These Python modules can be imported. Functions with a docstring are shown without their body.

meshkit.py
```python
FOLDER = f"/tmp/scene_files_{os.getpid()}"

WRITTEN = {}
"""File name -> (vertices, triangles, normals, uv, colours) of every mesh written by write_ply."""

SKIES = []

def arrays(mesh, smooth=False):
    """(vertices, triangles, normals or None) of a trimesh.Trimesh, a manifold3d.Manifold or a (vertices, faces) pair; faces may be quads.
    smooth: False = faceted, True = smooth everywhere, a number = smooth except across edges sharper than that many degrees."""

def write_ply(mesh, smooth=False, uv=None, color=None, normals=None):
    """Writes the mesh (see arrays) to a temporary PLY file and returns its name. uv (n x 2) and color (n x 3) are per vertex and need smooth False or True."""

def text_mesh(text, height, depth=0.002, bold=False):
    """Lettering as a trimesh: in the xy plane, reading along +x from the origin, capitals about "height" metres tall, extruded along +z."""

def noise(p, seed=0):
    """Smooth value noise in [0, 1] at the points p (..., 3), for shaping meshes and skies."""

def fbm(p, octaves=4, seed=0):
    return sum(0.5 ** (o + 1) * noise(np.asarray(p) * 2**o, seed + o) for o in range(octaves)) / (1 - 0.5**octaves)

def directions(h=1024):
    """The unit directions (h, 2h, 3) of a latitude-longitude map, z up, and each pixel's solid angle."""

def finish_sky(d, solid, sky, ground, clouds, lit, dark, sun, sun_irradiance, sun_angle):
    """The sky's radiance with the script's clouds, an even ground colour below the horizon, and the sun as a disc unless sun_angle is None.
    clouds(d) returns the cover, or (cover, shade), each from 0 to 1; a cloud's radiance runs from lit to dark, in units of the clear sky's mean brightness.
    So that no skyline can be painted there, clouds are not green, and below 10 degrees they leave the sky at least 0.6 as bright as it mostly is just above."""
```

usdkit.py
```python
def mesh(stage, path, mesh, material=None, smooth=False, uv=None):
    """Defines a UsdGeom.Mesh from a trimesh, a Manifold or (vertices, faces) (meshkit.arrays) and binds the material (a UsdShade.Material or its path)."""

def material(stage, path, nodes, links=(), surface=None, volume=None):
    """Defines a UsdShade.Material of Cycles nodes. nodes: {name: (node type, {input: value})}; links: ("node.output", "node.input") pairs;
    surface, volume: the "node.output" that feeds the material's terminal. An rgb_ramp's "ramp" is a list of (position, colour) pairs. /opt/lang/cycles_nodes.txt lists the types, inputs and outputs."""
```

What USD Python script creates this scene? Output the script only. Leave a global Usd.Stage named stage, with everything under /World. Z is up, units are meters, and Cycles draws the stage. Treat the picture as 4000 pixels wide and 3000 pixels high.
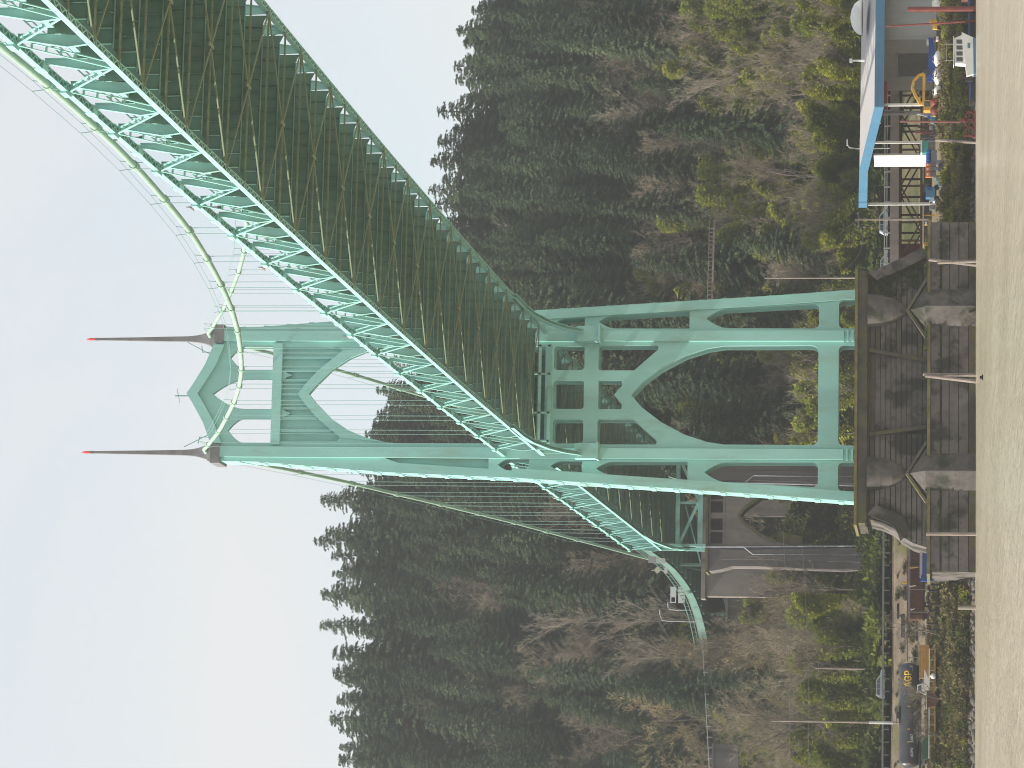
import math, random
import numpy as np
import trimesh
from shapely.geometry import Polygon, LineString, box as sbox
from shapely.ops import unary_union
import usdkit, meshkit
from pxr import Usd, UsdGeom, UsdLux, UsdShade, Gf, Sdf, Vt

stage = Usd.Stage.CreateInMemory()
UsdGeom.SetStageUpAxis(stage, UsdGeom.Tokens.z)
UsdGeom.SetStageMetersPerUnit(stage, 1.0)
UsdGeom.Xform.Define(stage, '/World')
UsdGeom.Scope.Define(stage, '/World/Looks')
PI = math.pi
rng = np.random.default_rng(7)

# ------------------------------------------------------------------ camera, sky, sun, exposure
EYE = np.array([-63.184, -429.755, 4.013])
FPX, YAW, PITCH, ROLL = 12379.3, 0.14976, 0.1359, 0.00182
cam = UsdGeom.Camera.Define(stage, '/World/camera')
_r = np.array([math.cos(YAW), -math.sin(YAW), 0.0])
_fh = np.array([math.sin(YAW), math.cos(YAW), 0.0])
_f = _fh * math.cos(PITCH) + np.array([0, 0, math.sin(PITCH)])
_u = -_fh * math.sin(PITCH) + np.array([0, 0, math.cos(PITCH)])
_r2 = _r * math.cos(ROLL) + _u * math.sin(ROLL)
_u2 = _u * math.cos(ROLL) - _r * math.sin(ROLL)
# the photograph was taken with the camera turned on its side: the top of the world lies to the left of the picture
X_, Y_, Z_ = -_u2, _r2, -_f
UsdGeom.Xformable(cam).AddTransformOp().Set(Gf.Matrix4d(*X_, 0, *Y_, 0, *Z_, 0, *EYE, 1))
cam.CreateHorizontalApertureAttr(36.0)
cam.CreateVerticalApertureAttr(27.0)
cam.CreateFocalLengthAttr(36.0 * FPX / 4000.0)
cam.CreateClippingRangeAttr(Gf.Vec2f(1.0, 20000.0))
cam.CreateExposureAttr(1.62)

SUN = np.array([-0.80, -0.045, 0.58]); SUN /= np.linalg.norm(SUN)
SUN_EL, SUN_ROT = math.asin(SUN[2]), math.atan2(SUN[0], SUN[1])
sun = UsdLux.DistantLight.Define(stage, '/World/sun_light')
sun.CreateIntensityAttr(0.70); sun.CreateAngleAttr(0.6); sun.CreateNormalizeAttr(True)
sun.CreateColorAttr(Gf.Vec3f(1.0, 0.93, 0.82))
_z = SUN; _x = np.cross([0, 0, 1.0], _z); _x /= np.linalg.norm(_x); _y = np.cross(_z, _x)
UsdGeom.Xformable(sun).AddTransformOp().Set(Gf.Matrix4d(*_x, 0, *_y, 0, *_z, 0, 0, 0, 300, 1))

CLOUD = (4.42, 4.47, 4.5)
sky_mat = usdkit.material(stage, '/World/Looks/sky_material', {
    'sky': ('sky_texture', {'sky_type': 'single_scattering', 'sun_disc': False, 'sun_elevation': SUN_EL, 'sun_rotation': SUN_ROT, 'aerosol_density': 1.5}),
    'tc': ('texture_coordinate', {}),
    'map': ('mapping', {'scale': (1.0, 1.0, 1.6), 'location': (6.2, 4.4, 0.2)}),
    'n': ('noise_texture', {'scale': 4.2, 'detail': 5.0, 'roughness': 0.5, 'distortion': 0.6}),
    'r': ('map_range', {'from_min': 0.30, 'from_max': 0.60, 'to_min': 0.70, 'to_max': 0.985, 'clamp': True}),
    'm': ('mix', {'color2': CLOUD}), 'tint': ('mix', {'mix_type': 'multiply', 'fac': 1.0, 'color2': (0.95, 1.25, 1.2)}),
    'bg': ('background_shader', {'strength': 0.06})},
    [('tc.generated', 'map.vector'), ('map.vector', 'n.vector'), ('n.fac', 'r.value'), ('r.result', 'm.fac'), ('sky.color', 'tint.color1'), ('tint.color', 'm.color1'), ('m.color', 'bg.color')], surface='bg.background')
dome = UsdLux.DomeLight.Define(stage, '/World/sky')
UsdShade.MaterialBindingAPI.Apply(dome.GetPrim()).Bind(sky_mat)
dome.GetPrim().SetCustomDataByKey('kind', 'structure')
dome.GetPrim().SetCustomDataByKey('label', 'pale sky with thin white cloud and faint blue patches')

HAZE_DENSITY = 0.000115

# ------------------------------------------------------------------ materials
def mat(name, base, var=0.18, scale=0.6, rough=0.6, metallic=0.0, spec=0.4, bump=0.0, bump_scale=None, stain=None, stain_scale=0.25, stain_lo=0.5, stain_hi=0.62, coord='pos', stretch=(1, 1, 1), rand=0.0, detail=5.0):
    b = np.array(base, float)
    nodes = {'tc': ('texture_coordinate', {}), 'geo': ('geometry', {}),
             'map': ('mapping', {'scale': stretch}),
             'n': ('noise_texture', {'scale': scale, 'detail': detail, 'roughness': 0.6}),
             'ramp': ('rgb_ramp', {'ramp': [(0.30, tuple(b * (1 - var))), (0.5, tuple(b)), (0.70, tuple(np.minimum(b * (1 + var), 0.95)))]}),
             'p': ('principled_bsdf', {'roughness': rough, 'metallic': metallic, 'specular_ior_level': spec})}
    links = [('geo.position' if coord == 'pos' else 'tc.object', 'map.vector'), ('map.vector', 'n.vector'), ('n.fac', 'ramp.fac')]
    col = 'ramp.color'
    if stain is not None:
        nodes['ns'] = ('noise_texture', {'scale': stain_scale, 'detail': 6.0, 'roughness': 0.65})
        nodes['rs'] = ('map_range', {'from_min': stain_lo, 'from_max': stain_hi, 'to_min': 0.0, 'to_max': 1.0, 'clamp': True})
        nodes['mx'] = ('mix', {'color2': tuple(stain)})
        links += [('map.vector', 'ns.vector'), ('ns.fac', 'rs.value'), ('rs.result', 'mx.fac'), (col, 'mx.color1')]
        col = 'mx.color'
    if rand:
        nodes['oi'] = ('object_info', {})
        nodes['rr'] = ('map_range', {'from_min': 0.0, 'from_max': 1.0, 'to_min': 1 - rand, 'to_max': 1 + rand, 'clamp': True})
        nodes['rm'] = ('vector_math', {'math_type': 'scale'})
        links += [('oi.random', 'rr.value'), (col, 'rm.vector1'), ('rr.result', 'rm.scale')]
        col = 'rm.vector'
    links.append((col, 'p.base_color'))
    if bump:
        nodes['nb'] = ('noise_texture', {'scale': bump_scale or scale * 6, 'detail': 4.0})
        nodes['b'] = ('bump', {'strength': 0.6, 'distance': bump})
        links += [('map.vector', 'nb.vector'), ('nb.fac', 'b.height'), ('b.normal', 'p.normal')]
    return usdkit.material(stage, '/World/Looks/' + name, nodes, links, surface='p.BSDF')

def leafmat(name, c1, c2, trans=0.25, scale=0.35, rand=0.25, c3=None):
    """foliage: colour varies inside the crown and from tree to tree"""
    ramp = [(0.28, c1), (0.72, c2)] if c3 is None else [(0.25, c1), (0.5, c2), (0.75, c3)]
    nodes = {'tc': ('texture_coordinate', {}), 'geo': ('geometry', {}), 'oi': ('object_info', {}),
             'n': ('noise_texture', {'scale': scale, 'detail': 3.0}),
             'ramp': ('rgb_ramp', {'ramp': ramp}),
             'rr': ('map_range', {'from_min': 0, 'from_max': 1, 'to_min': 1 - rand, 'to_max': 1 + rand, 'clamp': True}),
             'ri': ('map_range', {'from_min': 0, 'from_max': 1, 'to_min': 0.75, 'to_max': 1.25, 'clamp': True}),
             'mu': ('math', {'math_type': 'multiply'}),
             'sc': ('vector_math', {'math_type': 'scale'}),
             'd': ('diffuse_bsdf', {'roughness': 0.5}), 't': ('translucent_bsdf', {}), 'mx': ('mix_closure', {'fac': trans})}
    links = [('tc.object', 'n.vector'), ('n.fac', 'ramp.fac'), ('oi.random', 'rr.value'), ('geo.random_per_island', 'ri.value'), ('rr.result', 'mu.value1'), ('ri.result', 'mu.value2'),
             ('ramp.color', 'sc.vector1'), ('mu.value', 'sc.scale'), ('sc.vector', 'd.color'), ('sc.vector', 't.color'), ('d.BSDF', 'mx.closure1'), ('t.BSDF', 'mx.closure2')]
    return usdkit.material(stage, '/World/Looks/' + name, nodes, links, surface='mx.closure')

GREEN = mat('bridge_green_paint', (0.265, 0.525, 0.485), var=0.12, scale=0.25, rough=0.5, spec=0.35, stain=(0.24, 0.36, 0.28), stain_scale=0.35, stain_lo=0.54, stain_hi=0.74, stretch=(1, 1, 0.25))
GREEN_SOFFIT = mat('bridge_soffit_green_paint', (0.115, 0.225, 0.185), var=0.22, scale=0.3, rough=0.65, spec=0.25, stain=(0.11, 0.19, 0.15), stain_scale=0.2, stain_lo=0.48, stain_hi=0.70)  # darker green than the tower paint, for the beams under the decks
BRACE = mat('bracing_bounce_tinted_green_paint', (0.16, 0.21, 0.125), var=0.12, scale=0.5, rough=0.6, spec=0.3)  # olive cast of light bounced off the tan water, mixed into the green
APPAINT = mat('approach_weathered_green_paint', (0.10, 0.19, 0.16), var=0.2, scale=0.3, rough=0.65, spec=0.25)
CABLE = mat('cable_pale_green_paint', (0.27, 0.40, 0.31), var=0.12, scale=0.4, rough=0.55, spec=0.3)
ROPE = mat('hanger_rope_paint', (0.16, 0.30, 0.27), var=0.1, scale=0.5, rough=0.6)
SPIREM = mat('spire_weathered_copper', (0.19, 0.185, 0.19), var=0.25, scale=0.6, rough=0.55, metallic=0.2)
REDLAMP = mat('red_beacon_glass', (0.65, 0.05, 0.04), var=0.05, rough=0.25)
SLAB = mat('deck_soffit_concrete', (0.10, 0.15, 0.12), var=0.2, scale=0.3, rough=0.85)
CONC = mat('weathered_pier_concrete', (0.13, 0.116, 0.11), var=0.32, scale=0.5, rough=0.9, spec=0.2, bump=0.05, bump_scale=2.0, stain=(0.035, 0.034, 0.027), stain_scale=0.25, stain_lo=0.47, stain_hi=0.58, stretch=(1, 1, 0.8))
CONC_DARK = mat('mossy_dark_concrete', (0.075, 0.068, 0.052), var=0.35, scale=0.5, rough=0.95, spec=0.15, bump=0.05, stain=(0.10, 0.095, 0.03), stain_scale=0.3, stain_lo=0.52, stain_hi=0.68)
CONC_SHADED = mat('shade_painted_stained_concrete', (0.085, 0.077, 0.072), var=0.35, scale=0.6, rough=0.9, spec=0.2, bump=0.05, stain=(0.035, 0.036, 0.025), stain_scale=0.35, stain_lo=0.48, stain_hi=0.6)  # shade painted in: darker concrete subdues the sunlit cutwater and corbel faces
MOSS = mat('yellow_moss_on_concrete', (0.15, 0.125, 0.065), var=0.35, scale=0.8, rough=0.95, spec=0.1, stain=(0.12, 0.14, 0.03), stain_scale=0.5)
CONC_GREY = mat('grey_pylon_concrete', (0.15, 0.135, 0.13), var=0.15, scale=0.4, rough=0.9, spec=0.2, stain=(0.09, 0.08, 0.075), stain_scale=0.25, stain_lo=0.5, stain_hi=0.7, stretch=(1, 1, 0.2))
CONC_LIGHT = mat('approach_concrete', (0.26, 0.225, 0.20), var=0.16, scale=0.4, rough=0.9, spec=0.2, stain=(0.14, 0.12, 0.105), stain_scale=0.25, stain_lo=0.52, stain_hi=0.70, stretch=(1, 1, 0.3))
PIPE = mat('grey_drain_pipe', (0.30, 0.32, 0.36), rough=0.4, metallic=0.3)
DIRT = mat('bare_earth', (0.16, 0.13, 0.095), var=0.35, scale=0.5, rough=0.95, spec=0.1, stain=(0.10, 0.10, 0.04), stain_scale=0.12, bump=0.1)
FOREST = mat('forest_floor', (0.10, 0.092, 0.05), var=0.4, scale=0.15, rough=0.95, spec=0.1, stain=(0.045, 0.06, 0.02), stain_scale=0.05, bump=0.3)
ROCK = mat('riprap_rock', (0.085, 0.076, 0.068), var=0.4, scale=1.2, rough=0.9, coord='obj', rand=0.3)
ROAD = mat('asphalt', (0.06, 0.06, 0.06), var=0.2, scale=1.0, rough=0.9)
RUST = mat('rusty_steel', (0.13, 0.055, 0.04), var=0.35, scale=1.2, rough=0.75, metallic=0.2)
REDST = mat('red_oxide_steel', (0.13, 0.027, 0.02), var=0.25, scale=1.2, rough=0.65)
REDPAINT = mat('red_paint', (0.50, 0.045, 0.05), var=0.12, rough=0.45)
ORANGE = mat('orange_plastic', (0.72, 0.17, 0.035), var=0.1, rough=0.5)
YELLOW = mat('machine_yellow_paint', (0.58, 0.33, 0.04), var=0.15, rough=0.5)
OCHRE = mat('ochre_painted_plank', (0.42, 0.22, 0.045), var=0.2, scale=1.5, rough=0.7)
BLUE = mat('fascia_blue_paint', (0.06, 0.17, 0.28), var=0.08, scale=0.4, rough=0.5)
NAVY = mat('deep_blue_paint', (0.012, 0.055, 0.25), var=0.15, scale=0.8, rough=0.45)
DARKHULL = mat('black_tarred_hull', (0.02, 0.022, 0.03), var=0.3, scale=0.8, rough=0.6)
TEAL = mat('teal_paint', (0.03, 0.30, 0.24), var=0.1, rough=0.5)
DKGREEN = mat('dark_green_paint', (0.025, 0.09, 0.05), var=0.15, rough=0.5)
WHITE = mat('white_paint', (0.62, 0.62, 0.60), var=0.05, scale=0.5, rough=0.5)
BAGWHITE = mat('white_woven_bag', (0.62, 0.62, 0.60), var=0.18, scale=2.5, rough=0.85, bump=0.08, bump_scale=5)
ROOFM = mat('pale_metal_roof', (0.34, 0.325, 0.32), var=0.06, scale=0.3, rough=0.55)
WALLM = mat('shed_metal_cladding', (0.36, 0.36, 0.345), var=0.05, scale=0.3, rough=0.6)
DOORM = mat('roller_door_grey', (0.13, 0.13, 0.125), var=0.08, rough=0.6)
TANK = mat('tank_car_black_paint', (0.030, 0.032, 0.038), var=0.3, scale=0.6, rough=0.42, spec=0.5)
BROWN = mat('gondola_brown_paint', (0.11, 0.045, 0.025), var=0.25, scale=0.7, rough=0.7)
STEEL = mat('grey_steel', (0.20, 0.20, 0.21), var=0.15, rough=0.5, metallic=0.4)
GALV = mat('galvanised_steel', (0.38, 0.38, 0.37), var=0.12, rough=0.5, metallic=0.3)
WOOD = mat('weathered_timber', (0.20, 0.165, 0.14), var=0.3, scale=1.5, rough=0.9, stretch=(1, 1, 0.15))
BLACK = mat('black_rubber', (0.02, 0.02, 0.02), var=0.2, rough=0.8)
GLASSY = mat('dark_window_glass', (0.03, 0.035, 0.04), var=0.1, rough=0.08, spec=0.8)
LANTERN = mat('lantern_frosted_glass', (0.42, 0.36, 0.30), var=0.05, rough=0.4)
LANTERNM = mat('lantern_dark_bronze', (0.10, 0.085, 0.075), var=0.1, rough=0.5)
CARBLUE = mat('light_blue_car_paint', (0.42, 0.50, 0.62), var=0.03, rough=0.3, spec=0.6)
CARGREY = mat('silver_green_car_paint', (0.36, 0.40, 0.40), var=0.03, rough=0.3, spec=0.6)
LETTER = mat('yellow_lettering', (0.70, 0.46, 0.03), var=0.06, rough=0.6)
LETTERW = mat('white_lettering', (0.60, 0.60, 0.60), var=0.06, rough=0.6)
BARK = mat('bark_grey_brown', (0.12, 0.098, 0.083), var=0.3, scale=0.6, rough=0.95, spec=0.1, coord='obj', rand=0.15)
BARK_DARK = mat('bark_dark', (0.05, 0.042, 0.036), var=0.3, scale=0.6, rough=0.95, spec=0.1, coord='obj')
TWIG = leafmat('bare_twig_bark', (0.24, 0.20, 0.14), (0.37, 0.315, 0.23), trans=0.0, scale=0.12, rand=0.22)
TWIG_PALE = leafmat('pale_twig_bark', (0.34, 0.29, 0.22), (0.46, 0.40, 0.32), trans=0.0, scale=0.12, rand=0.15)
TWIG_GOLD = leafmat('golden_twig_bark', (0.31, 0.25, 0.135), (0.43, 0.35, 0.20), trans=0.0, scale=0.12, rand=0.2)
FIR = leafmat('fir_needles', (0.062, 0.105, 0.062), (0.138, 0.182, 0.095), trans=0.25, scale=0.16, rand=0.30)
FIR_PALE = leafmat('pale_fir_needles', (0.10, 0.145, 0.085), (0.18, 0.22, 0.12), trans=0.25, scale=0.16, rand=0.25)
IVY = leafmat('ivy_leaves', (0.11, 0.165, 0.04), (0.26, 0.30, 0.05), trans=0.35, scale=0.22, rand=0.3, c3=(0.46, 0.46, 0.07))
MOSSY = leafmat('mossy_yellow_leaves', (0.24, 0.28, 0.035), (0.48, 0.48, 0.06), trans=0.2, scale=0.3, rand=0.25)
BUSH = leafmat('bank_shrub_leaves', (0.05, 0.055, 0.025), (0.12, 0.11, 0.05), trans=0.2, scale=0.5, rand=0.35, c3=(0.19, 0.15, 0.08))
DKBUSH = leafmat('dark_shrub_leaves', (0.045, 0.075, 0.025), (0.10, 0.135, 0.035), trans=0.3, scale=0.4, rand=0.3, c3=(0.16, 0.17, 0.06))
DRYGRASS = leafmat('dry_bank_grass', (0.20, 0.17, 0.085), (0.30, 0.26, 0.12), trans=0.2, scale=0.5, rand=0.25)
BIRDM = mat('dark_feathers', (0.03, 0.028, 0.025), var=0.2, rough=0.9)

WATER = usdkit.material(stage, '/World/Looks/muddy_river_water', {
    'geo': ('geometry', {}), 'map': ('mapping', {'scale': (1.0, 0.35, 1.0)}), 'map2': ('mapping', {'scale': (0.05, 0.02, 1.0)}),
    'n': ('noise_texture', {'scale': 0.55, 'detail': 9.0, 'roughness': 0.6}), 'n2': ('noise_texture', {'scale': 1.0, 'detail': 4.0}),
    'b': ('bump', {'strength': 0.9, 'distance': 0.6}),
    'ramp': ('rgb_ramp', {'ramp': [(0.3, (0.31, 0.265, 0.185)), (0.7, (0.41, 0.357, 0.275))]}),
    'p': ('principled_bsdf', {'roughness': 0.22, 'ior': 1.33, 'specular_ior_level': 0.5})},
    [('geo.position', 'map.vector'), ('map.vector', 'n.vector'), ('geo.position', 'map2.vector'), ('map2.vector', 'n2.vector'), ('n2.fac', 'ramp.fac'), ('ramp.color', 'p.base_color'), ('n.fac', 'b.height'), ('b.normal', 'p.normal')], surface='p.BSDF')

# ------------------------------------------------------------------ scene helpers
_used = {}
def numbered(parent, name):
    k = _used.get((parent, name), 0); _used[(parent, name)] = k + 1
    return f'{parent}/{name}' if k == 0 else f'{parent}/{name}_{k:03d}'

def data(path, label=None, cat=None, group=None, kind=None):
    p = stage.GetPrimAtPath(path)
    for k, v in (('label', label), ('category', cat), ('group', group), ('kind', kind)):
        if v: p.SetCustomDataByKey(k, v)

def thing(name, label, cat, loc=(0, 0, 0), rotz=0.0, group=None):
    path = numbered('/World', name)
    x = UsdGeom.Xform.Define(stage, path)
    x.AddTranslateOp().Set(Gf.Vec3d(*map(float, loc)))
    if rotz: x.AddRotateZOp().Set(math.degrees(rotz))
    data(path, label, cat, group)
    return path

class MB:
    """collects shapes of one mesh"""
    def __init__(s): s.v, s.f, s.n = [], [], 0
    def add(s, v, f):
        s.v.append(np.asarray(v, float)); s.f.append(np.asarray(f, int) + s.n); s.n += len(v); return s
    def tri(s, m): return s.add(m.vertices, m.faces)
    def box(s, c, d, rz=0.0):
        x, y, z = np.array(d) / 2.0
        p = np.array([(-x, -y, -z), (x, -y, -z), (x, y, -z), (-x, y, -z), (-x, -y, z), (x, -y, z), (x, y, z), (-x, y, z)])
        if rz:
            cs, sn = math.cos(rz), math.sin(rz); p = np.stack([p[:, 0] * cs - p[:, 1] * sn, p[:, 0] * sn + p[:, 1] * cs, p[:, 2]], 1)
        return s.add(p + np.array(c), BOXF)
    def bar(s, a, b, w, h=None, up=(0, 0, 1)):
        a, b = np.array(a, float), np.array(b, float); h = h or w
        d = b - a; L = np.linalg.norm(d); d = d / max(L, 1e-9)
        u = np.array(up, float)
        if abs(d @ u) > 0.97: u = np.array([0, 1.0, 0])
        sd = np.cross(d, u); sd /= np.linalg.norm(sd); u = np.cross(sd, d)
        sd, u = sd * w / 2, u * h / 2
        p = [a - sd - u, a + sd - u, b + sd - u, b - sd - u, a - sd + u, a + sd + u, b + sd + u, b - sd + u]
        return s.add(p, BOXF)
    def tube(s, pts, r, n=8, caps=True):
        pts = np.asarray(pts, float); m = len(pts); r = np.broadcast_to(r, m)
        t = np.gradient(pts, axis=0); t /= np.linalg.norm(t, axis=1)[:, None]
        ref = np.array([0, 0, 1.0]) if abs(t[0, 2]) < 0.9 else np.array([1.0, 0, 0])
        V = []
        for i in range(m):
            a = np.cross(t[i], ref); a /= np.linalg.norm(a); b = np.cross(a, t[i])
            ang = np.arange(n) * 2 * PI / n
            V.append(pts[i] + r[i] * (np.cos(ang)[:, None] * a + np.sin(ang)[:, None] * b))
        V = np.vstack(V); F = []
        for i in range(m - 1):
            for k in range(n):
                p, q_ = i * n + k, i * n + (k + 1) % n
                F += [(p, q_, q_ + n), (p, q_ + n, p + n)]
        if caps:
            for k in range(1, n - 1):
                F += [(0, k + 1, k), ((m - 1) * n, (m - 1) * n + k, (m - 1) * n + k + 1)]
        return s.add(V, F)
    def lathe(s, prof, c=(0, 0, 0), n=12, rot=0.0):
        """prof: (radius, z) list about a vertical axis"""
        ang = np.arange(n) * 2 * PI / n + rot; V = []; F = []
        for r, z in prof: V.append(np.stack([r * np.cos(ang), r * np.sin(ang), np.full(n, z)], 1))
        for i in range(len(prof) - 1):
            for k in range(n):
                p, q_ = i * n + k, i * n + (k + 1) % n
                F += [(p, q_, q_ + n), (p, q_ + n, p + n)]
        e = (len(prof) - 1) * n
        for k in range(1, n - 1): F += [(0, k + 1, k), (e, e + k, e + k + 1)]
        return s.add(np.vstack(V) + np.array(c), F)
    def prism(s, poly, y0, y1, axis='y', off=(0, 0, 0)):
        """poly in (x, z), extruded along y from y0 to y1 (axis 'x': poly in (y, z), extruded along x; axis 'z': poly in (x, y), extruded along z)"""
        if not isinstance(poly, (Polygon,)) and not hasattr(poly, 'geoms'): poly = Polygon(poly)
        if not poly.is_valid: poly = poly.buffer(0)
        for g in getattr(poly, 'geoms', [poly]):
            if g.is_empty or g.area < 1e-6: continue
            m = trimesh.creation.extrude_polygon(g, y1 - y0, engine='earcut')
            v = np.array(m.vertices); f = np.array(m.faces)
            if axis == 'y': v = np.stack([v[:, 0], y1 - v[:, 2], v[:, 1]], 1)
            elif axis == 'x': v = np.stack([y0 + v[:, 2], v[:, 0], v[:, 1]], 1)
            else: v = np.stack([v[:, 0], v[:, 1], y0 + v[:, 2]], 1)
            s.add(v + np.array(off), f)
        return s
    def strip(s, P, Q):
        """quads between two polylines"""
        P, Q = np.asarray(P, float), np.asarray(Q, float); n = len(P)
        F = []
        for i in range(n - 1): F += [(i, i + 1, n + i + 1), (i, n + i + 1, n + i)]
        return s.add(np.vstack([P, Q]), F)
    def mesh(s): return np.vstack(s.v), np.vstack(s.f)
    def put(s, parent, name, material, label=None, smooth=False, kind=None):
        path = numbered(parent, name)
        usdkit.mesh(stage, path, s.mesh(), material, smooth=smooth)
        data(path, label, kind=kind)
        return path
BOXF = np.array([(0, 2, 1), (0, 3, 2), (4, 5, 6), (4, 6, 7), (0, 1, 5), (0, 5, 4), (1, 2, 6), (1, 6, 5), (2, 3, 7), (2, 7, 6), (3, 0, 4), (3, 4, 7)])

def single(name, mb, material, label, cat, group=None, kind=None, smooth=False):
    path = mb.put('/World', name, material, smooth=smooth)
    data(path, label, cat, group, kind)
    return path

CLASS = {}
def prototype(key):
    """an abstract class prim whose parts the copies of a thing share"""
    path = '/World/_kind_' + key
    stage.CreateClassPrim(path); CLASS[key] = path
    return path

def copy(name, key, label, cat, loc, rotz=0.0, scale=None, group=None):
    path = numbered('/World', name)
    x = UsdGeom.Xform.Define(stage, path)
    x.AddTranslateOp().Set(Gf.Vec3d(*map(float, loc)))
    if rotz: x.AddRotateZOp().Set(math.degrees(rotz))
    if scale is not None: x.AddScaleOp().Set(Gf.Vec3f(*map(float, np.broadcast_to(scale, 3))))
    p = x.GetPrim(); p.GetReferences().AddInternalReference(CLASS[key]); p.SetInstanceable(True)
    data(path, label, cat, group)
    return path

def arch(x0, x1, zs, za, n=8, xa=None):
    """points of a pointed arch from (x0, zs) over the apex (xa, za) to (x1, zs)"""
    xa = (x0 + x1) / 2 if xa is None else xa
    L = [(x0 + (xa - x0) * (1 - math.cos(t)) , zs + (za - zs) * math.sin(t) ** 1.0) for t in np.linspace(0, PI / 2, n)]
    def side(xb):
        out = []
        for t in np.linspace(0, 1, n):
            out.append((xb + (xa - xb) * t ** 1.75, zs + (za - zs) * t))
        return out
    return side(x0) + side(x1)[::-1][1:]
def rounded(poly, r):
    p = Polygon(poly) if not isinstance(poly, Polygon) else poly
    return p.buffer(-r).buffer(r, quad_segs=4)
def mirror(pts): return [(-x, z) for x, z in pts][::-1]

# ------------------------------------------------------------------ terrain
PROF = np.array([(-600, -9), (-40, -7), (-6, -2.6), (-1, -0.5), (3, 1.2), (13, 4.9), (20, 5.6), (40, 6.4), (45, 7.2), (51, 12.0), (62, 12.3), (80, 13.0), (120, 14), (138, 17), (190, 42), (260, 79), (330, 113), (420, 117), (800, 60)], float)
PROF_R = np.array([(-600, -9), (-40, -7), (-6, -2.6), (-1, -0.5), (3, 1.2), (11, 4.6), (20, 5.4), (40, 5.9), (58, 6.2), (66, 9), (80, 12.5), (120, 14), (138, 17), (190, 42), (260, 79), (330, 113), (420, 117), (800, 60)], float)
def ground(x, y):
    x, y = np.asarray(x, float), np.asarray(y, float)
    a, b = np.interp(y, PROF[:, 0], PROF[:, 1]), np.interp(y, PROF_R[:, 0], PROF_R[:, 1])
    t = np.clip((x - 12) / 10, 0, 1); z = a * (1 - t) + b * t
    hx = np.interp(x, [-80, 20, 60, 140, 260], [1.0, 1.0, 0.90, 0.70, 0.60])
    z = np.where(z > 15, 15 + (z - 15) * hx, z)
    nz = meshkit.fbm(np.stack([x * 0.03, y * 0.03, 0 * x], -1), 4, 3) - 0.5
    return z + nz * np.interp(y, [0, 15, 60, 140, 200], [0.6, 0.6, 0.8, 4, 10])

xs = np.concatenate([np.linspace(-900, -110, 20), np.linspace(-100, 260, 181), np.linspace(280, 1100, 20)])
ys = np.concatenate([np.linspace(-8, 70, 53), np.linspace(72, 430, 120), np.linspace(450, 1800, 20)])
gx, gy = np.meshgrid(xs, ys)
gz = ground(gx, gy); nx_, ny_ = len(xs), len(ys)
idx = np.arange(nx_ * ny_).reshape(ny_, nx_)
F = np.concatenate([np.stack([idx[:-1, :-1], idx[:-1, 1:], idx[1:, 1:]], -1).reshape(-1, 3), np.stack([idx[:-1, :-1], idx[1:, 1:], idx[1:, :-1]], -1).reshape(-1, 3)])
V = np.stack([gx, gy, gz], -1).reshape(-1, 3)
yc = V[F][:, :, 1].mean(1)
MB().add(V, F[yc < 64]).put('/World', 'river_bank_ground', DIRT); data('/World/river_bank_ground', 'earth bank and flat yard along the far shore', kind='structure')
MB().add(V, F[yc >= 64]).put('/World', 'hillside', FOREST); data('/World/hillside', 'steep wooded hillside rising behind the shore', kind='structure')
MB().add([(-3000, -3000, 0), (3000, -3000, 0), (3000, 30, 0), (-3000, 30, 0)], [(0, 1, 2), (0, 2, 3)]).put('/World', 'river', WATER); data('/World/river', 'broad muddy tan river in the foreground', kind='structure')
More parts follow.
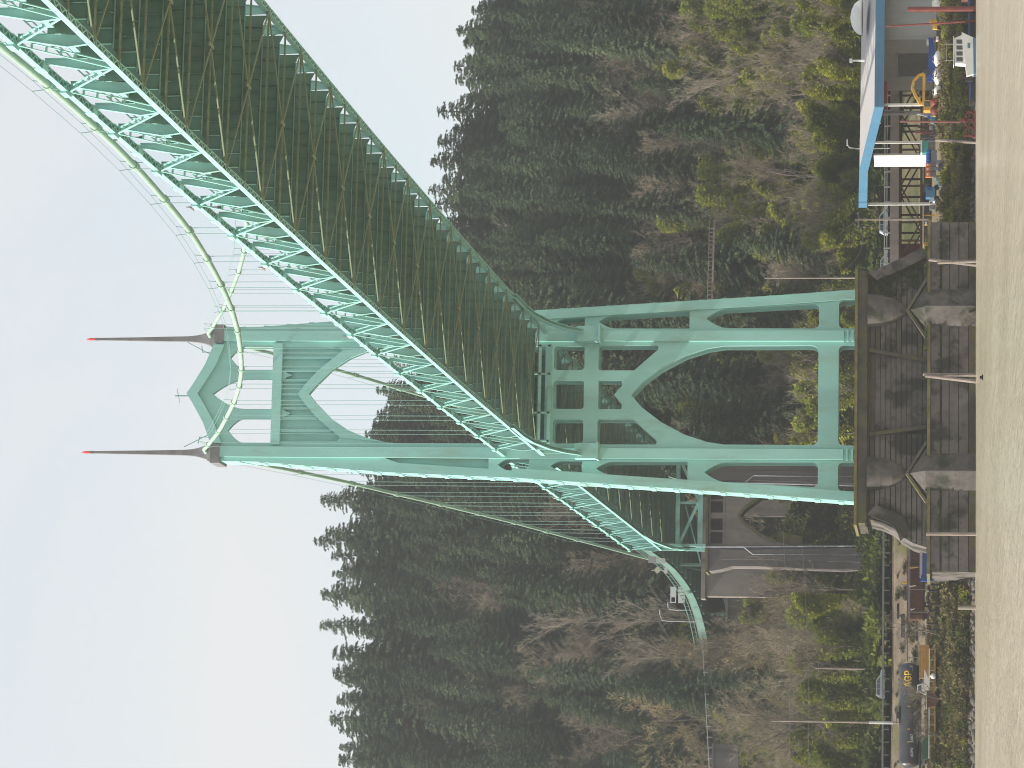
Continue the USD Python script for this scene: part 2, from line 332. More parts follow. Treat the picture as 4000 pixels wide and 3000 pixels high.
MB().add([(-3000, -3000, -9), (3000, -3000, -9), (3000, 0, -9), (-3000, 0, -9)], [(0, 1, 2), (0, 2, 3)]).put('/World', 'river_bed', DIRT); data('/World/river_bed', 'muddy river bed', kind='structure')

# ------------------------------------------------------------------ the suspension bridge: one thing
BR = thing('suspension_bridge', 'tall pale green suspension bridge with pointed arches in its tower and a deck crossing overhead', 'bridge')
XC = -0.1
PROUD = []
def tx(pts): return [(x + XC, z) for x, z in pts]
# tower silhouette and openings (x from the tower's centre line, z)
half = [(0, 108.9), (-1.15, 108.15), (-2.4, 107.4), (-4.1, 106.4), (-6.0, 105.65), (-6.9, 105.3), (-9.4, 105.3), (-9.5, 98.8), (-10.85, 80.8), (-11.55, 62.9), (-13.7, 28.0), (-14.55, 16.1), (0, 16.1)]
sil = Polygon(half + mirror(half)[1:-1]).buffer(0)
holes, pockets = [], []
for sx in (-1, 1):
    holes.append(Polygon([(sx * 6.83, 96.85), (sx * 3.42, 96.85)] + [(sx * a, b) for a, b in arch(3.42, 6.83, 100.7, 103.0)]))
    holes.append(rounded([(sx * 6.75, 53.2), (sx * 3.43, 53.2), (sx * 3.43, 57.4), (sx * 6.75, 57.4)], 0.5))
    holes.append(rounded([(sx * 6.85, 51.25), (sx * 3.4, 51.25), (sx * 3.4, 46.3), (sx * 6.3, 43.05), (sx * 6.85, 43.05)], 0.3))
    holes.append(Polygon([(sx * 10.7, 53.25), (sx * 9.2, 53.25)] + [(sx * a, b) for a, b in arch(9.2, 10.55, 56.0, 57.6)]))
    holes.append(Polygon([(sx * 11.65, 38.8), (sx * 9.2, 38.8)] + [(sx * a, b) for a, b in arch(9.25, 11.1, 49.1, 51.3)]))
    lo = Polygon([(sx * 12.6, 21.1), (sx * 9.22, 21.1)] + [(sx * a, b) for a, b in arch(9.27, 11.95, 33.6, 36.5)])
    holes.append(unary_union([rounded(lo, 0.7), lo.intersection(sbox(-20, 28, 20, 40))]))
    lo = Polygon([(sx * 13.1, 16.0), (sx * 9.23, 16.0), (sx * 9.23, 18.4), (sx * 13.0, 18.4)])
    holes.append(unary_union([rounded(lo, 0.6), lo.intersection(sbox(-20, 15, 20, 17))]))
    holes.append(Polygon([(sx * 10.6, 60.6), (sx * 8.95, 60.6)] + [(sx * a, b) for a, b in arch(8.95, 10.5, 63.4, 64.9)]))
    pockets.append(Polygon([(sx * 8.87, 80.7), (sx * 8.87, 66.2), (sx * 10.3, 66.2), (sx * 9.55, 78.75)]))
holes.append(Polygon([(-2.1, 96.85)] + arch(-2.1, 2.1, 100.7, 105.3) + [(2.1, 96.85)]))
holes.append(rounded([(-1.97, 53.2), (1.97, 53.2), (1.97, 57.4), (-1.97, 57.4)], 0.4))
holes.append(rounded([(-1.97, 51.2), (-1.97, 48.0), (-1.3, 47.95), (0, 49.05), (1.3, 47.95), (1.97, 48.0), (1.97, 51.2)], 0.15))
intr = [(0, 91.6), (1.3, 90.5), (3.4, 88.4), (5.05, 85.9), (6.15, 83.2), (6.7, 80.6), (6.85, 78.8)]
big = Polygon([(-6.85, 58.6)] + [(-a, b) for a, b in intr[::-1]] + intr[1:] + [(6.85, 58.6)])
holes.append(big)
low = [(0, 46.65), (1.7, 45.2), (3.75, 42.5), (5.45, 39.3), (6.45, 36.2), (6.8, 33.9)]
lowp = Polygon([(-6.85, 21.15)] + [(-a, b) for a, b in low[::-1]] + low[1:] + [(6.85, 21.15)])
holes.append(unary_union([rounded(lowp, 0.9), lowp.intersection(sbox(-10, 26, 10, 50))]))
lo = Polygon([(-6.85, 16.0), (6.85, 16.0), (6.85, 18.4), (-6.85, 18.4)])
holes.append(unary_union([rounded(lo, 0.7), lo.intersection(sbox(-10, 15, 10, 17))]))
extr = [(0, 93.2), (1.55, 92.0), (3.2, 90.5), (4.9, 88.5), (6.1, 87.0), (6.6, 87.6)]
span = rounded(Polygon([(-6.6, 95.5)] + [(-a, b) for a, b in extr[::-1]] + extr[1:] + [(6.6, 95.5)]), 0.25)
holes.append(span)
from shapely.affinity import translate as _tr
H_ = _tr(unary_union(holes), XC); S_ = _tr(sil, XC); PK = _tr(unary_union(pockets), XC)
mb = MB()
SH_ = S_.difference(H_); MID = sbox(-6.87 + XC, 0, 6.87 + XC, 130)
cols = SH_.difference(MID); panel = SH_.intersection(MID)
lowpan = panel.intersection(sbox(-20, 0, 20, 60)); uppan = panel.difference(sbox(-20, 0, 20, 60))
mb.prism(cols, -1.1, 1.1)
mb.prism(cols.difference(PK).buffer(-0.004), -1.9, -1.098)
mb.prism(cols.difference(PK).buffer(-0.004), 1.098, 1.9)
mb.prism(uppan, -1.897, -1.0)
mb.prism(lowpan, -1.897, -0.6).prism(lowpan, 0.6, 1.897)
TOWER = mb.put(BR, 'tower', GREEN, 'steel tower with pointed arches, standing on the concrete pier')
mb = MB().prism(_tr(span.buffer(0.15), XC), -1.15, -1.003); mb.put(TOWER, 'spandrel_panel', GREEN)
for k, (x, zb) in enumerate([(0, 93.1), (1.98, 91.6), (-1.98, 91.6), (3.3, 90.4), (-3.3, 90.4), (5.15, 88.3), (-5.15, 88.3)]):
    MB().prism(sbox(x - 0.17 + XC, zb, x + 0.17 + XC, 95.6), -1.75, -1.152).put(TOWER, 'panel_rib', GREEN)
for x in (-2.7, 2.7):   # small corbels under the beam
    MB().prism(Polygon([(x - 0.75 + XC, 95.5), (x - 0.3 + XC, 94.8), (x + XC, 94.1), (x + 0.3 + XC, 94.8), (x + 0.75 + XC, 95.5)]), -1.85, -1.152).put(TOWER, 'corbel', GREEN)
archband = Polygon([(-a, b) for a, b in extr[:5][::-1]] + extr[1:5] + intr[::-1][1:] + [(-a, b) for a, b in intr[1:-1]]).buffer(0)
MB().prism(_tr(archband, XC), -2.15, -1.905).put(TOWER, 'arch_band', GREEN)
MB().prism(sbox(-7.1 + XC, 95.5, 7.1 + XC, 96.8), -2.3, -1.904).put(TOWER, 'portal_beam', GREEN)
topc = half[:6]
cap = Polygon([(x, z) for x, z in topc] + [(x, z - 1.55) for x, z in topc[::-1]]); cap = unary_union([cap, Polygon(mirror(list(cap.exterior.coords)[:-1]))]).buffer(0)
MB().prism(_tr(cap, XC), -2.5, -1.905).prism(_tr(cap, XC), 1.905, 2.5).put(TOWER, 'gable_coping', GREEN)
MB().bar((XC, 0, 108.8), (XC, 0, 111.1), 0.16).bar((XC - 1.0, 0, 110.4), (XC + 1.0, 0, 110.9), 0.06).put(TOWER, 'finial', ROPE)
def outer_x(z): return np.interp(z, [16.1, 28.0, 62.9, 80.8, 98.8, 105.3], [14.55, 13.7, 11.55, 10.85, 9.5, 9.4])
for sx in (-1, 1):
    for y0, y1 in ((-2.35, -1.906), (1.906, 2.35)):
        a, b = sorted((sx * 7.42 + XC, sx * 8.87 + XC))
        MB().prism(sbox(a, 17.7, b, 104.7), y0, y1).put(TOWER, 'column_pilaster', GREEN)
        zz = [16.12, 28.0, 62.9]
        pl = [(sx * (outer_x(z) - 0.02) + XC, z) for z in zz] + [(sx * (outer_x(z) - 1.32) + XC, z) for z in zz[::-1]]
        MB().prism(Polygon(pl), y0 + 0.08, y1 - 0.08).put(TOWER, 'outer_leg_pilaster', GREEN)
    # edge plates and lacing on the outer face
    m2 = MB(); z = 18.0; k = 0
    while z < 100:
        xa, xb = sx * outer_x(z) + XC, sx * outer_x(z + 3.2) + XC
        m2.bar((xa + sx * 0.04, -1.7, z), (xb + sx * 0.04, 1.7, z + 1.6), 0.1, 0.25); m2.bar((xb + sx * 0.04, 1.7, z + 1.6), (xb + sx * 0.06, -1.7, z + 3.2), 0.1, 0.25)
        m2.box((xa + sx * 0.05, 0, z), (0.12, 3.6, 0.7)); z += 3.2
    m2.put(TOWER, 'leg_lacing', GREEN)
    for (z, dx) in ((16.5, 0.95), (17.2, 0.95)):
        MB().box((sx * 8.15 + XC, -2.2, z), (1.5, 0.5, 0.25)).put(TOWER, 'base_plate', GREEN)
    MB().box((sx * 8.45 + XC, 0, 104.6), (2.6, 4.9, 1.3)).put(TOWER, 'column_collar', SPIREM)
    prof = [(2.05, 105.25), (1.78, 105.9), (1.45, 106.0), (1.15, 106.7), (0.86, 107.4), (0.66, 108.2), (0.52, 109.4), (0.38, 115), (0.22, 122.5), (0.26, 122.6), (0.26, 123.0), (0.1, 123.05)]
    sp = MB().lathe(prof, (sx * 8.05 + XC, 0, 0), n=4, rot=PI / 4).put(TOWER, 'spire', SPIREM)
    MB().lathe([(0.12, 123.05), (0.19, 123.2), (0.17, 123.8), (0.08, 124.1), (0.02, 124.35)], (sx * 8.05 + XC, 0, 0), n=8).put(sp, 'beacon', REDLAMP)
    MB().bar((sx * 8.0 + XC - sx * 0.6, -1.2, 109.3), (sx * 8.0 + XC - sx * 2.6, -1.2, 105.4), 0.1).bar((sx * 6.0 + XC, -1.2, 105.2), (sx * 6.0 + XC, -1.2, 107.2), 0.09).bar((sx * 6.0 + XC, -1.2, 107.1), (sx * 6.9 + XC, -1.2, 107.3), 0.09).put(sp, 'stay', ROPE)

# deck geometry -------------------------------------------------
P_ = 6.716
def zlow(y):   # lower chord level; y < 0: main span, y > 0: side span
    s = -y
    return 58.546 + 0.03139 * s - 0.00007 * s * s if y <= 0 else 58.7 - 0.0372 * y
def ztop(y): return zlow(y) + (5.45 if y <= 0 else 5.6)
main_nodes = [-(16.0735 + P_ * k) for k in range(-1, 42)]
side_nodes = [8.07 + P_ * k for k in range(0, 19)]
XT = 8.47
cable_pts = [(-300, 76.5), (-270, 72.6), (-240, 70.0), (-222.7, 69.1), (-207, 68.87), (-197.2, 68.95), (-183.6, 69.4), (-170.9, 70.15), (-157.9, 71.15), (-143.9, 72.7), (-130.4, 74.45), (-117.3, 76.4), (-103, 78.9), (-89.9, 81.5), (-77.2, 84.2), (-64.5, 87.25), (-50.3, 91.1), (-36.4, 95.2), (-23, 99.3), (-7.5, 104.5), (-3.0, 106.0), (0, 106.35), (3, 105.3), (11.1, 101.9), (21, 97.5), (34.3, 92.3), (49, 87.5), (62.3, 82.95), (78.8, 77.8), (88, 75.0), (116, 67.4), (131, 63.2), (147.9, 58.6), (161, 54.3), (182.8, 45.0), (195, 40.0)]
from scipy.interpolate import PchipInterpolator
cz = PchipInterpolator([p[0] for p in cable_pts], [p[1] for p in cable_pts])

def laced(mb, a, b, open_down=True, w=0.55, h=0.62):
    """a built-up chord: two webs, a top plate and zigzag lacing underneath"""
    a, b = np.array(a, float), np.array(b, float)
    for sx in (-1, 1):
        mb.bar(a + (sx * (w / 2 - 0.035), 0, 0), b + (sx * (w / 2 - 0.035), 0, 0), 0.07, h)
    mb.bar(a + (0, 0, h / 2 - 0.03), b + (0, 0, h / 2 - 0.03), w - 0.15, 0.06)
    n = 9
    for k in range(n):
        p, q_ = a + (b - a) * k / n, a + (b - a) * (k + 1) / n
        s0 = 1 if k % 2 else -1
        mb.bar(p + (s0 * (w / 2 - 0.05), 0, -h / 2 - 0.012), q_ + (-s0 * (w / 2 - 0.05), 0, -h / 2 - 0.012), 0.11, 0.02)
    return mb

def build_truss(nodes, hang0, side, parent_label):
    X = side * XT
    y0, y1 = nodes[0], nodes[-1]
    first = True
    TR = None
    for i in range(len(nodes) - 1):
        a, b = nodes[i], nodes[i + 1]
        m = MB(); laced(m, (X, a, zlow(a)), (X, b, zlow(b)), w=0.55, h=0.46)
        if TR is None:
            TR = m.put(BR, 'stiffening_truss', GREEN, parent_label)
        else: m.put(TR, 'lower_chord', GREEN)
        m = MB(); laced(m, (X, a, ztop(a)), (X, b, ztop(b)), w=0.6, h=0.44); m.put(TR, 'upper_chord', GREEN)
        top, bot = (a, b) if (i - hang0) % 2 == 0 else (b, a)
        m = MB()
        for dx in (-0.2, 0.2): m.bar((X + dx, top, ztop(top) - 0.2), (X + dx, bot, zlow(bot) + 0.25), 0.07, 0.16)
        for t in np.linspace(0.15, 0.6, 4):
            p = np.array((X, top, ztop(top) - 0.2)) * (1 - t) + np.array((X, bot, zlow(bot) + 0.25)) * t
            m.box(p, (0.38, 0.22, 0.12))
        m.put(TR, 'diagonal', GREEN)
    for i, y in enumerate(nodes):
        z = zlow(y); hang = (i - hang0) % 2 == 0
        o = side
        # web plate of the tapered post, in the transverse plane, with flanges on its outer edge
        prof = [(o * 8.60, z - 0.25), (o * 8.86, z + 1.65), (o * 8.36, z + 4.7), (o * 8.2, z + 5.2), (o * 7.92, z + 5.2), (o * 7.92, z + 3.15), (o * 8.05, z - 0.25)]
        m = MB().prism(Polygon(prof), y - 0.04, y + 0.04)
        for (p, q_) in zip(prof[:3], prof[1:4]): m.bar((p[0], y, p[1]), (q_[0], y, q_[1]), 0.34, 0.05, up=(1, 0, 0))
        m.bar((o * 7.92, y, z + 3.2), (o * 7.92, y, z + 5.2), 0.3, 0.05, up=(1, 0, 0))
        m.put(TR, 'post', GREEN)
        if hang: MB().box((X, y, ztop(y) + 0.12), (0.9, 1.5, 0.5)).put(TR, 'gusset', GREEN)
        else: MB().box((X, y, ztop(y) + 0.02), (0.66, 1.3, 0.7)).put(TR, 'gusset', GREEN)
    return TR

# the hanger nodes: main span odd k, side span even k
for side, nm in ((-1, 'left'), (1, 'right')):
    build_truss(main_nodes, 0, side, f'laced steel stiffening truss along the {nm} edge of the overhead span')
    build_truss(side_nodes, 0, side, f'laced steel stiffening truss along the {nm} edge of the far side span')

DK = None
for nodes, nm in ((main_nodes, 'overhead'), (side_nodes, 'far side')):
    a, b = nodes[0], nodes[-1]
    ysl = np.array(sorted(nodes + ([3.0] if b > 0 else [-3.0])))
    m = MB()
    for i in range(len(ysl) - 1):
        p, q_ = ysl[i], ysl[i + 1]; z1, z2 = zlow(p) + 3.3, zlow(q_) + 3.3
        m.bar((0, p, z1), (0, q_, z2), 14.2, 0.34)
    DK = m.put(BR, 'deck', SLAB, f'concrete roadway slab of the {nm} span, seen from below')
    for y in nodes:
        z = zlow(y)
        poly = Polygon([(-7.9, z + 3.13), (7.9, z + 3.13), (7.9, z - 0.05), (7.2, z + 0.3), (-7.2, z + 0.3), (-7.9, z - 0.05)])
        fm = MB().prism(poly, y - 0.035, y + 0.035)
        fm.bar((-7.2, y, z + 0.3), (7.2, y, z + 0.3), 0.3, 0.05)
        for x in np.arange(-6.9, 7.0, 1.15): fm.box((x, y - 0.12, z + 1.75), (0.07, 0.17, 2.75))
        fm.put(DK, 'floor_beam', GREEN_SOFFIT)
    for x in np.arange(-5.4, 5.5, 1.8):
        sm = MB()
        for i in range(len(ysl) - 1):
            p, q_ = ysl[i], ysl[i + 1]
            sm.bar((x, p, zlow(p) + 2.75), (x, q_, zlow(q_) + 2.75), 0.05, 0.7).bar((x, p, zlow(p) + 2.4), (x, q_, zlow(q_) + 2.4), 0.2, 0.04)
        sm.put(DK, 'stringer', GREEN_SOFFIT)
    for sx in (-1, 1):   # walkway stringers, kerb and railing on each side
        sm = MB(); rl = MB()
        for i in range(len(ysl) - 1):
            p, q_ = ysl[i], ysl[i + 1]
            sm.bar((sx * 7.35, p, zlow(p) + 2.85), (sx * 7.35, q_, zlow(q_) + 2.85), 0.3, 0.45)
            for dz in (3.75, 4.25, 4.75): rl.bar((sx * 7.0, p, zlow(p) + dz), (sx * 7.0, q_, zlow(q_) + dz), 0.07, 0.09)
            for t in np.linspace(0, 1, 5)[:-1]:
                yy = p + (q_ - p) * t; rl.box((sx * 7.0, yy, zlow(yy) + 4.1), (0.07, 0.09, 1.4))
        sm.put(DK, 'walkway_beam', GREEN); rl.put(DK, 'railing', GREEN)
    # lower lateral bracing: a strut at every node, crossed diagonals over two panels
    BRC = None
    for i, y in enumerate(nodes):
        z = zlow(y) - 0.2
        m = MB()
        for dy in (-0.11, 0.11): m.bar((-XT, y + dy, z), (XT, y + dy, z), 0.05, 0.12)
        for x in np.arange(-8.0, 8.1, 0.8): m.box((x, y, z - 0.055), (0.1, 0.22, 0.02))
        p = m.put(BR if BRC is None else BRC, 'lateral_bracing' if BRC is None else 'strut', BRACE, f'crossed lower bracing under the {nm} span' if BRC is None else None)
        if BRC is None: BRC = p
        if i % 2 == 1: MB().box((0, y, z), (0.3, 1.6, 0.16)).put(BRC, 'centre_gusset', BRACE)
        if i % 2 == 0 and i + 2 < len(nodes):
            y2 = nodes[i + 2]
            for sx in (-1, 1):
                m = MB(); dz = 0.03 * sx
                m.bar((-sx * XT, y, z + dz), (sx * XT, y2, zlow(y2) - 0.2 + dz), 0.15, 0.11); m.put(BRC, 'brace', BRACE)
# curved bracket chord where the lower chord comes down to the tower
for sx in (-1, 1):
    pts = [(-31, 59.05), (-23, 58.85), (-16.8, 58.3), (-10.3, 56.9), (-6.2, 55.2), (-3.2, 52.9)]
    m = MB()
    for p, q_ in zip(pts[:-1], pts[1:]):
        for dx in (-0.24, 0.24): m.bar((sx * XT + dx, p[0], p[1]), (sx * XT + dx, q_[0], q_[1]), 0.07, 0.6)
        m.bar((sx * XT, p[0], p[1] + 0.3), (sx * XT, q_[0], q_[1] + 0.3), 0.55, 0.05)
    m.bar((sx * XT, -9.35, 59), (sx * XT, -9.35, 57), 0.4, 0.2).bar((sx * XT, -5.5, 59), (sx * XT, -5.5, 55), 0.4, 0.2).bar((sx * XT, -9.35, 58.6), (sx * XT, -3, 58.5), 0.5, 0.6)
    m.put(BR, 'curved_bracket', GREEN)
    m = MB().box((sx * 8.1, -3.0, 52.6), (2.1, 1.9, 3.0)).box((sx * 8.1, -3.2, 51.0), (2.4, 2.4, 0.3))
    m.put(BR, 'bearing_box', GREEN)
    # the trusses end at the tower
    for p, q_ in (((-9.4, ztop(-9.4)), (-2.2, ztop(-3))), ((8.07, ztop(8)), (2.2, ztop(3))), ((8.07, zlow(8)), (2.2, zlow(3)))):
        MB().bar((sx * XT, *p), (sx * XT, *q_), 0.55, 0.55).put(BR, 'truss_end', GREEN)
    pts = [(104, zlow(104) - 0.1), (114, zlow(114) - 0.5), (121, zlow(121) - 1.5), (126, 51.7), (129.5, 49.2)]
    m = MB()
    for p, q_ in zip(pts[:-1], pts[1:]): m.bar((sx * XT, p[0], p[1]), (sx * XT, q_[0], q_[1]), 0.5, 0.55)
    m.bar((sx * XT, 128.9, zlow(128.9)), (sx * XT, 129.2, 46.2), 0.5, 0.5).bar((sx * XT, 122, zlow(122)), (sx * XT, 129, 49), 0.35, 0.35).put(BR, 'curved_bracket', GREEN)
m = MB()   # end frames: at the tower front and over the far pier
for z in (57.9, 59.3): m.bar((-6.9 + XC, -2.6, z), (6.9 + XC, -2.6, z), 0.3, 0.5)
for x in (-6.6, -2.7, 2.7, 6.6): m.bar((x, -2.6, 57.8), (x, -2.6, 61.8), 0.25, 0.3)
m.put(BR, 'end_frame', GREEN)
m = MB().bar((-8.2, 128.5, 51.0), (8.2, 128.5, 51.0), 0.5, 0.75).bar((-8.2, 128.5, 47.0), (8.2, 128.5, 47.0), 0.5, 0.9)
for sx in (-1, 1): m.bar((sx * 7.8, 128.5, 53.5), (sx * 7.8, 128.5, 46), 0.5, 0.7).bar((sx * 7.6, 128.6, 50.7), (-sx * 0.2, 128.6, 47.2), 0.45, 0.5)
m.bar((-0.2, 128.55, 50.8), (-0.2, 128.55, 47), 0.4, 0.5); m.put(BR, 'end_frame', GREEN)

for sx in (-1, 1):
    X = sx * 8.2
    yy = np.concatenate([np.linspace(-296, 0, 75), np.linspace(2, 195, 60)])
    CB = MB().tube([(X, y, float(cz(y))) for y in yy], 0.27, 10).put(BR, 'main_cable', CABLE, f'thick main cable on the {"left" if sx < 0 else "right"} side', smooth=40)
    hy = [y for y in main_nodes[0::2]] + [y for y in side_nodes[0::2]]
    for y in hy:
        if y > 128: continue
        c = float(cz(y)); sl = (float(cz(y + .3)) - float(cz(y - .3))) / .6
        d = np.array([0, 1, sl]); d /= np.linalg.norm(d); p = np.array([X, y, c])
        MB().tube([p - d * 0.55, p + d * 0.5], 0.38, 10).put(CB, 'cable_band', CABLE)
        if c > ztop(y) + 0.5:
            m = MB()
            for dx in (-0.27, 0.27): m.tube([(X + dx, y, c), (X + dx, y, ztop(y) + 0.1)], 0.032, 5)
            m.put(CB, 'hanger', ROPE)
        m = MB()
        for dx in (-0.4, 0.4): m.bar((X + dx * 0.7, y, c + 0.2), (X + dx, y, c + 1.25), 0.05)
        m.put(CB, 'handline_post', ROPE)
    m = MB()
    y2 = [y for y in sorted(hy) if y < 128]
    for dx in (-0.4, 0.4):
        m.tube([(X + dx, y, float(cz(y)) + 1.25) for y in y2], 0.02, 4)
    m.put(CB, 'handline', ROPE)

# lanterns on the bridge railing: things of their own
k = prototype('bridge_lantern')
MB().lathe([(0.16, 0), (0.12, 0.25), (0.06, 0.4), (0.05, 1.55), (0.09, 1.6), (0.12, 1.7)], n=8).put(k, 'post', LANTERNM)
MB().lathe([(0.14, 1.7), (0.30, 2.35), (0.30, 2.45)], n=6).put(k, 'lamp_glass', LANTERN)
MB().lathe([(0.36, 2.44), (0.22, 2.65), (0.07, 2.8), (0.03, 3.15)], n=6).put(k, 'lamp_cap', LANTERNM)
ORD = ['nearest to the tower', 'second from the tower', 'third from the tower', 'fourth from the tower', 'fifth from the tower', 'sixth from the tower']
for ys_, sx, where in (([-15.3, -55.9, -96, -136.3, -164.6, -191.5], -1, 'on the left edge of the overhead span'), ([28, 56.5, 97.5], -1, 'on the far side span beyond the tower'), ([-96, -136.3, -165], 1, 'on the right edge of the overhead span')):
    for n_, y in enumerate(ys_):
        copy('bridge_lantern', 'bridge_lantern', f'bronze lantern {where}, {ORD[n_]}', 'street lamp', (sx * 7.6, y, zlow(y) + 3.6 + (1.2 if y < 0 else 1.6)), group='lanterns ' + where)

# ------------------------------------------------------------------ concrete tower pier
PR = thing('tower_pier', 'massive weathered concrete pier with pointed cutwaters, carrying the green tower at the water', 'bridge pier')
XP = -0.95
wall = [(-17.4, 14.4), (-17.9, 12.4), (-18.6, 10.9), (-19.6, 9.9), (-20.6, 8.3), (-21.2, 6.4)]
wallp = [(x - XP, z) for x, z in wall]
up = Polygon(wallp + [(20.6, 6.4), (19.9, 7.3), (18.6, 9.6), (17.6, 12.2), (16.9, 14.4)])
core = MB().prism(_tr(up.buffer(-0.12), XP), -5.6, 6.0).put(PR, 'upper_wall', CONC)
z = 6.42; row = 0
while z < 14.2:   # board-marked courses with recessed joints
    band = up.intersection(sbox(-40, z, 40, min(z + 0.58, 14.38)))
    bay = Polygon([(-4.9, 6.0), (-5.3, 14.6), (6.2, 14.6), (4.8, 6.0)])
    for gpart, yb in ((band.difference(bay), -6.4), (band.intersection(bay), -5.75)):
        for g in getattr(gpart, 'geoms', [gpart]):
            if g.geom_type == 'Polygon' and g.area > 0.3: MB().prism(_tr(g, XP), yb, -5.3).put(core, 'course', CONC_DARK if z > 13.2 or (row % 4 == 1 and g.centroid.x > 9) else CONC)
    z += 0.70; row += 1
MB().prism(_tr(sbox(-17.1, 14.4, 17.0, 15.7), XP), -7.2, 7.2).put(PR, 'cap', CONC_DARK)
MB().prism(_tr(sbox(-17.4, 15.702, 17.3, 16.08), XP), -7.5, 7.5).put(PR, 'cap_slab', MOSS)
for sx in (-1, 1):   # thin curved wing walls at the two ends
    pts = [(x - XP, z) for x, z in ([(-16.9, 14.4), (-17.7, 12.2), (-18.2, 11.2), (-19.0, 10.4), (-20.4, 9.9)] if sx < 0 else [(15.9, 14.4), (16.9, 12.0), (18.0, 9.7), (19.3, 7.2)])]
    inn = [(x + (1.3 if sx < 0 else -1.0), z - 1.2) for x, z in pts]
    MB().prism(_tr(Polygon(pts + inn[::-1]), XP), -6.9, -6.402).put(PR, 'wing_rib', CONC)
lower = Polygon([(-23.6, -3), (23.5, -3), (23.5, 6.0), (-23.6, 6.0)])
lw = MB().prism(_tr(lower.buffer(-0.1), XP), -7.6, 7.6).put(PR, 'lower_wall', CONC)
for z0, z1 in ((-2.9, 0.9), (1.0, 2.2), (2.3, 3.45), (3.55, 4.45), (4.75, 5.95)):
    MB().prism(_tr(sbox(-23.6, z0, 23.5, z1), XP), -8.0, -7.0).put(lw, 'course', CONC_DARK if z1 < 1 else CONC)
MB().prism(_tr(sbox(-23.6, 4.45, 23.5, 4.75), XP), -7.75, -7.0).put(lw, 'joint_band', CONC_DARK)
MB().prism(_tr(sbox(-23.9, 6.0, 23.8, 6.42), XP), -8.25, 8.2).put(PR, 'ledge', MOSS)
for cx in (-11.35, 10.75):
    # half-conical corbel under the tower leg, tapering to a point, then the cutwater prow below
    n = 14; m = MB(); top = []; ang = np.linspace(PI, 2 * PI, n)
    rows = []
    for zz_, rr_ in ((14.38, 2.35), (12.6, 2.15), (11.0, 1.7), (9.8, 1.05), (8.9, 0.25)):
        rows.append(np.stack([cx + rr_ * np.cos(ang), -6.35 + rr_ * 0.8 * np.sin(ang), np.full(n, zz_)], 1))
    for a, b in zip(rows[:-1], rows[1:]): m.strip(a, b)
    m.put(PR, 'corbel', CONC_SHADED, smooth=40)
    a_, b_ = 3.55, 3.9
    tip = (cx, -6.6, 9.1)
    L, R, N = (cx - a_, -7.0, 6.3), (cx + b_, -7.0, 6.3), (cx, -10.0, 6.7)
    L2, R2, N2 = (cx - a_, -7.0, -3), (cx + b_, -7.0, -3), (cx, -10.0, -3)
    m = MB().add([tip, L, N, R, L2, N2, R2], [(0, 1, 2), (0, 2, 3), (1, 4, 5), (1, 5, 2), (2, 5, 6), (2, 6, 3)])
    m.put(PR, 'cutwater', CONC_SHADED)
    MB().bar((cx, -6.8, 9.1), (cx - a_ - 0.35, -7.3, 6.5), 0.8, 0.34).put(PR, 'cutwater_coping', MOSS if cx < 0 else CONC_DARK)  # sunlit side of the left cutwater: brightness painted in with the lighter colour
    MB().bar((cx, -6.8, 9.1), (cx + b_ + 0.35, -7.3, 6.5), 0.8, 0.34).put(PR, 'cutwater_coping', CONC_DARK)
    MB().bar((cx, -9.97, 6.7), (cx, -9.98, 0.4), 0.14, 0.18).put(PR, 'cutwater_nosing', CONC_GREY)
# two dark inclined strips painted in as the shadow beside the recessed centre bay
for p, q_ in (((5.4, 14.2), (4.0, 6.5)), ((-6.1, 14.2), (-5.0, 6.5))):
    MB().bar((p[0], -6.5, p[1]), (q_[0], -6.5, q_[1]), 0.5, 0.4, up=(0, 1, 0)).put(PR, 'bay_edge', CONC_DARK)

# mooring timbers leaning on the pier, each a thing
def pile(a, b, r, label, m=WOOD, group=None, cap_=True, name='mooring_pile'):
    t = thing(name, label, 'pile', group=group)
    MB().tube([b, a], [r * 1.05, r * 0.92], 10).put(t, 'shaft', m)
    if cap_: MB().tube([a, np.array(a) + (np.array(a) - np.array(b)) / np.linalg.norm(np.array(a) - np.array(b)) * 0.12], r * 0.8, 10).put(t, 'pile_head', BLACK)
pile((16.9, -10.8, 6.2), (15.4, -13.5, -2), 0.22, 'leaning timber pile before the right end of the pier, the longer of the crossing two')
pile((16.4, -11.2, 5.0), (16.1, -14.2, -2), 0.22, 'dark timber pile crossing behind the longer one at the right of the pier')
pile((1.55, -10.0, 6.9), (0.9, -13.5, -2), 0.22, 'steep timber pile at the middle of the pier, right one of a leaning pair')
pile((1.3, -10.4, 6.6), (-0.35, -14.6, -2), 0.25, 'more slanted timber pile at the middle of the pier, left one of a leaning pair')
pile((-19.83, -11.0, 6.5), (-19.8, -11.0, -2), 0.26, 'upright grey pile standing close before the left part of the pier')
pile((-29.3, -8.5, 2.3), (-29.25, -8.5, -2), 0.30, 'short grey pile standing alone in the water left of the pier')

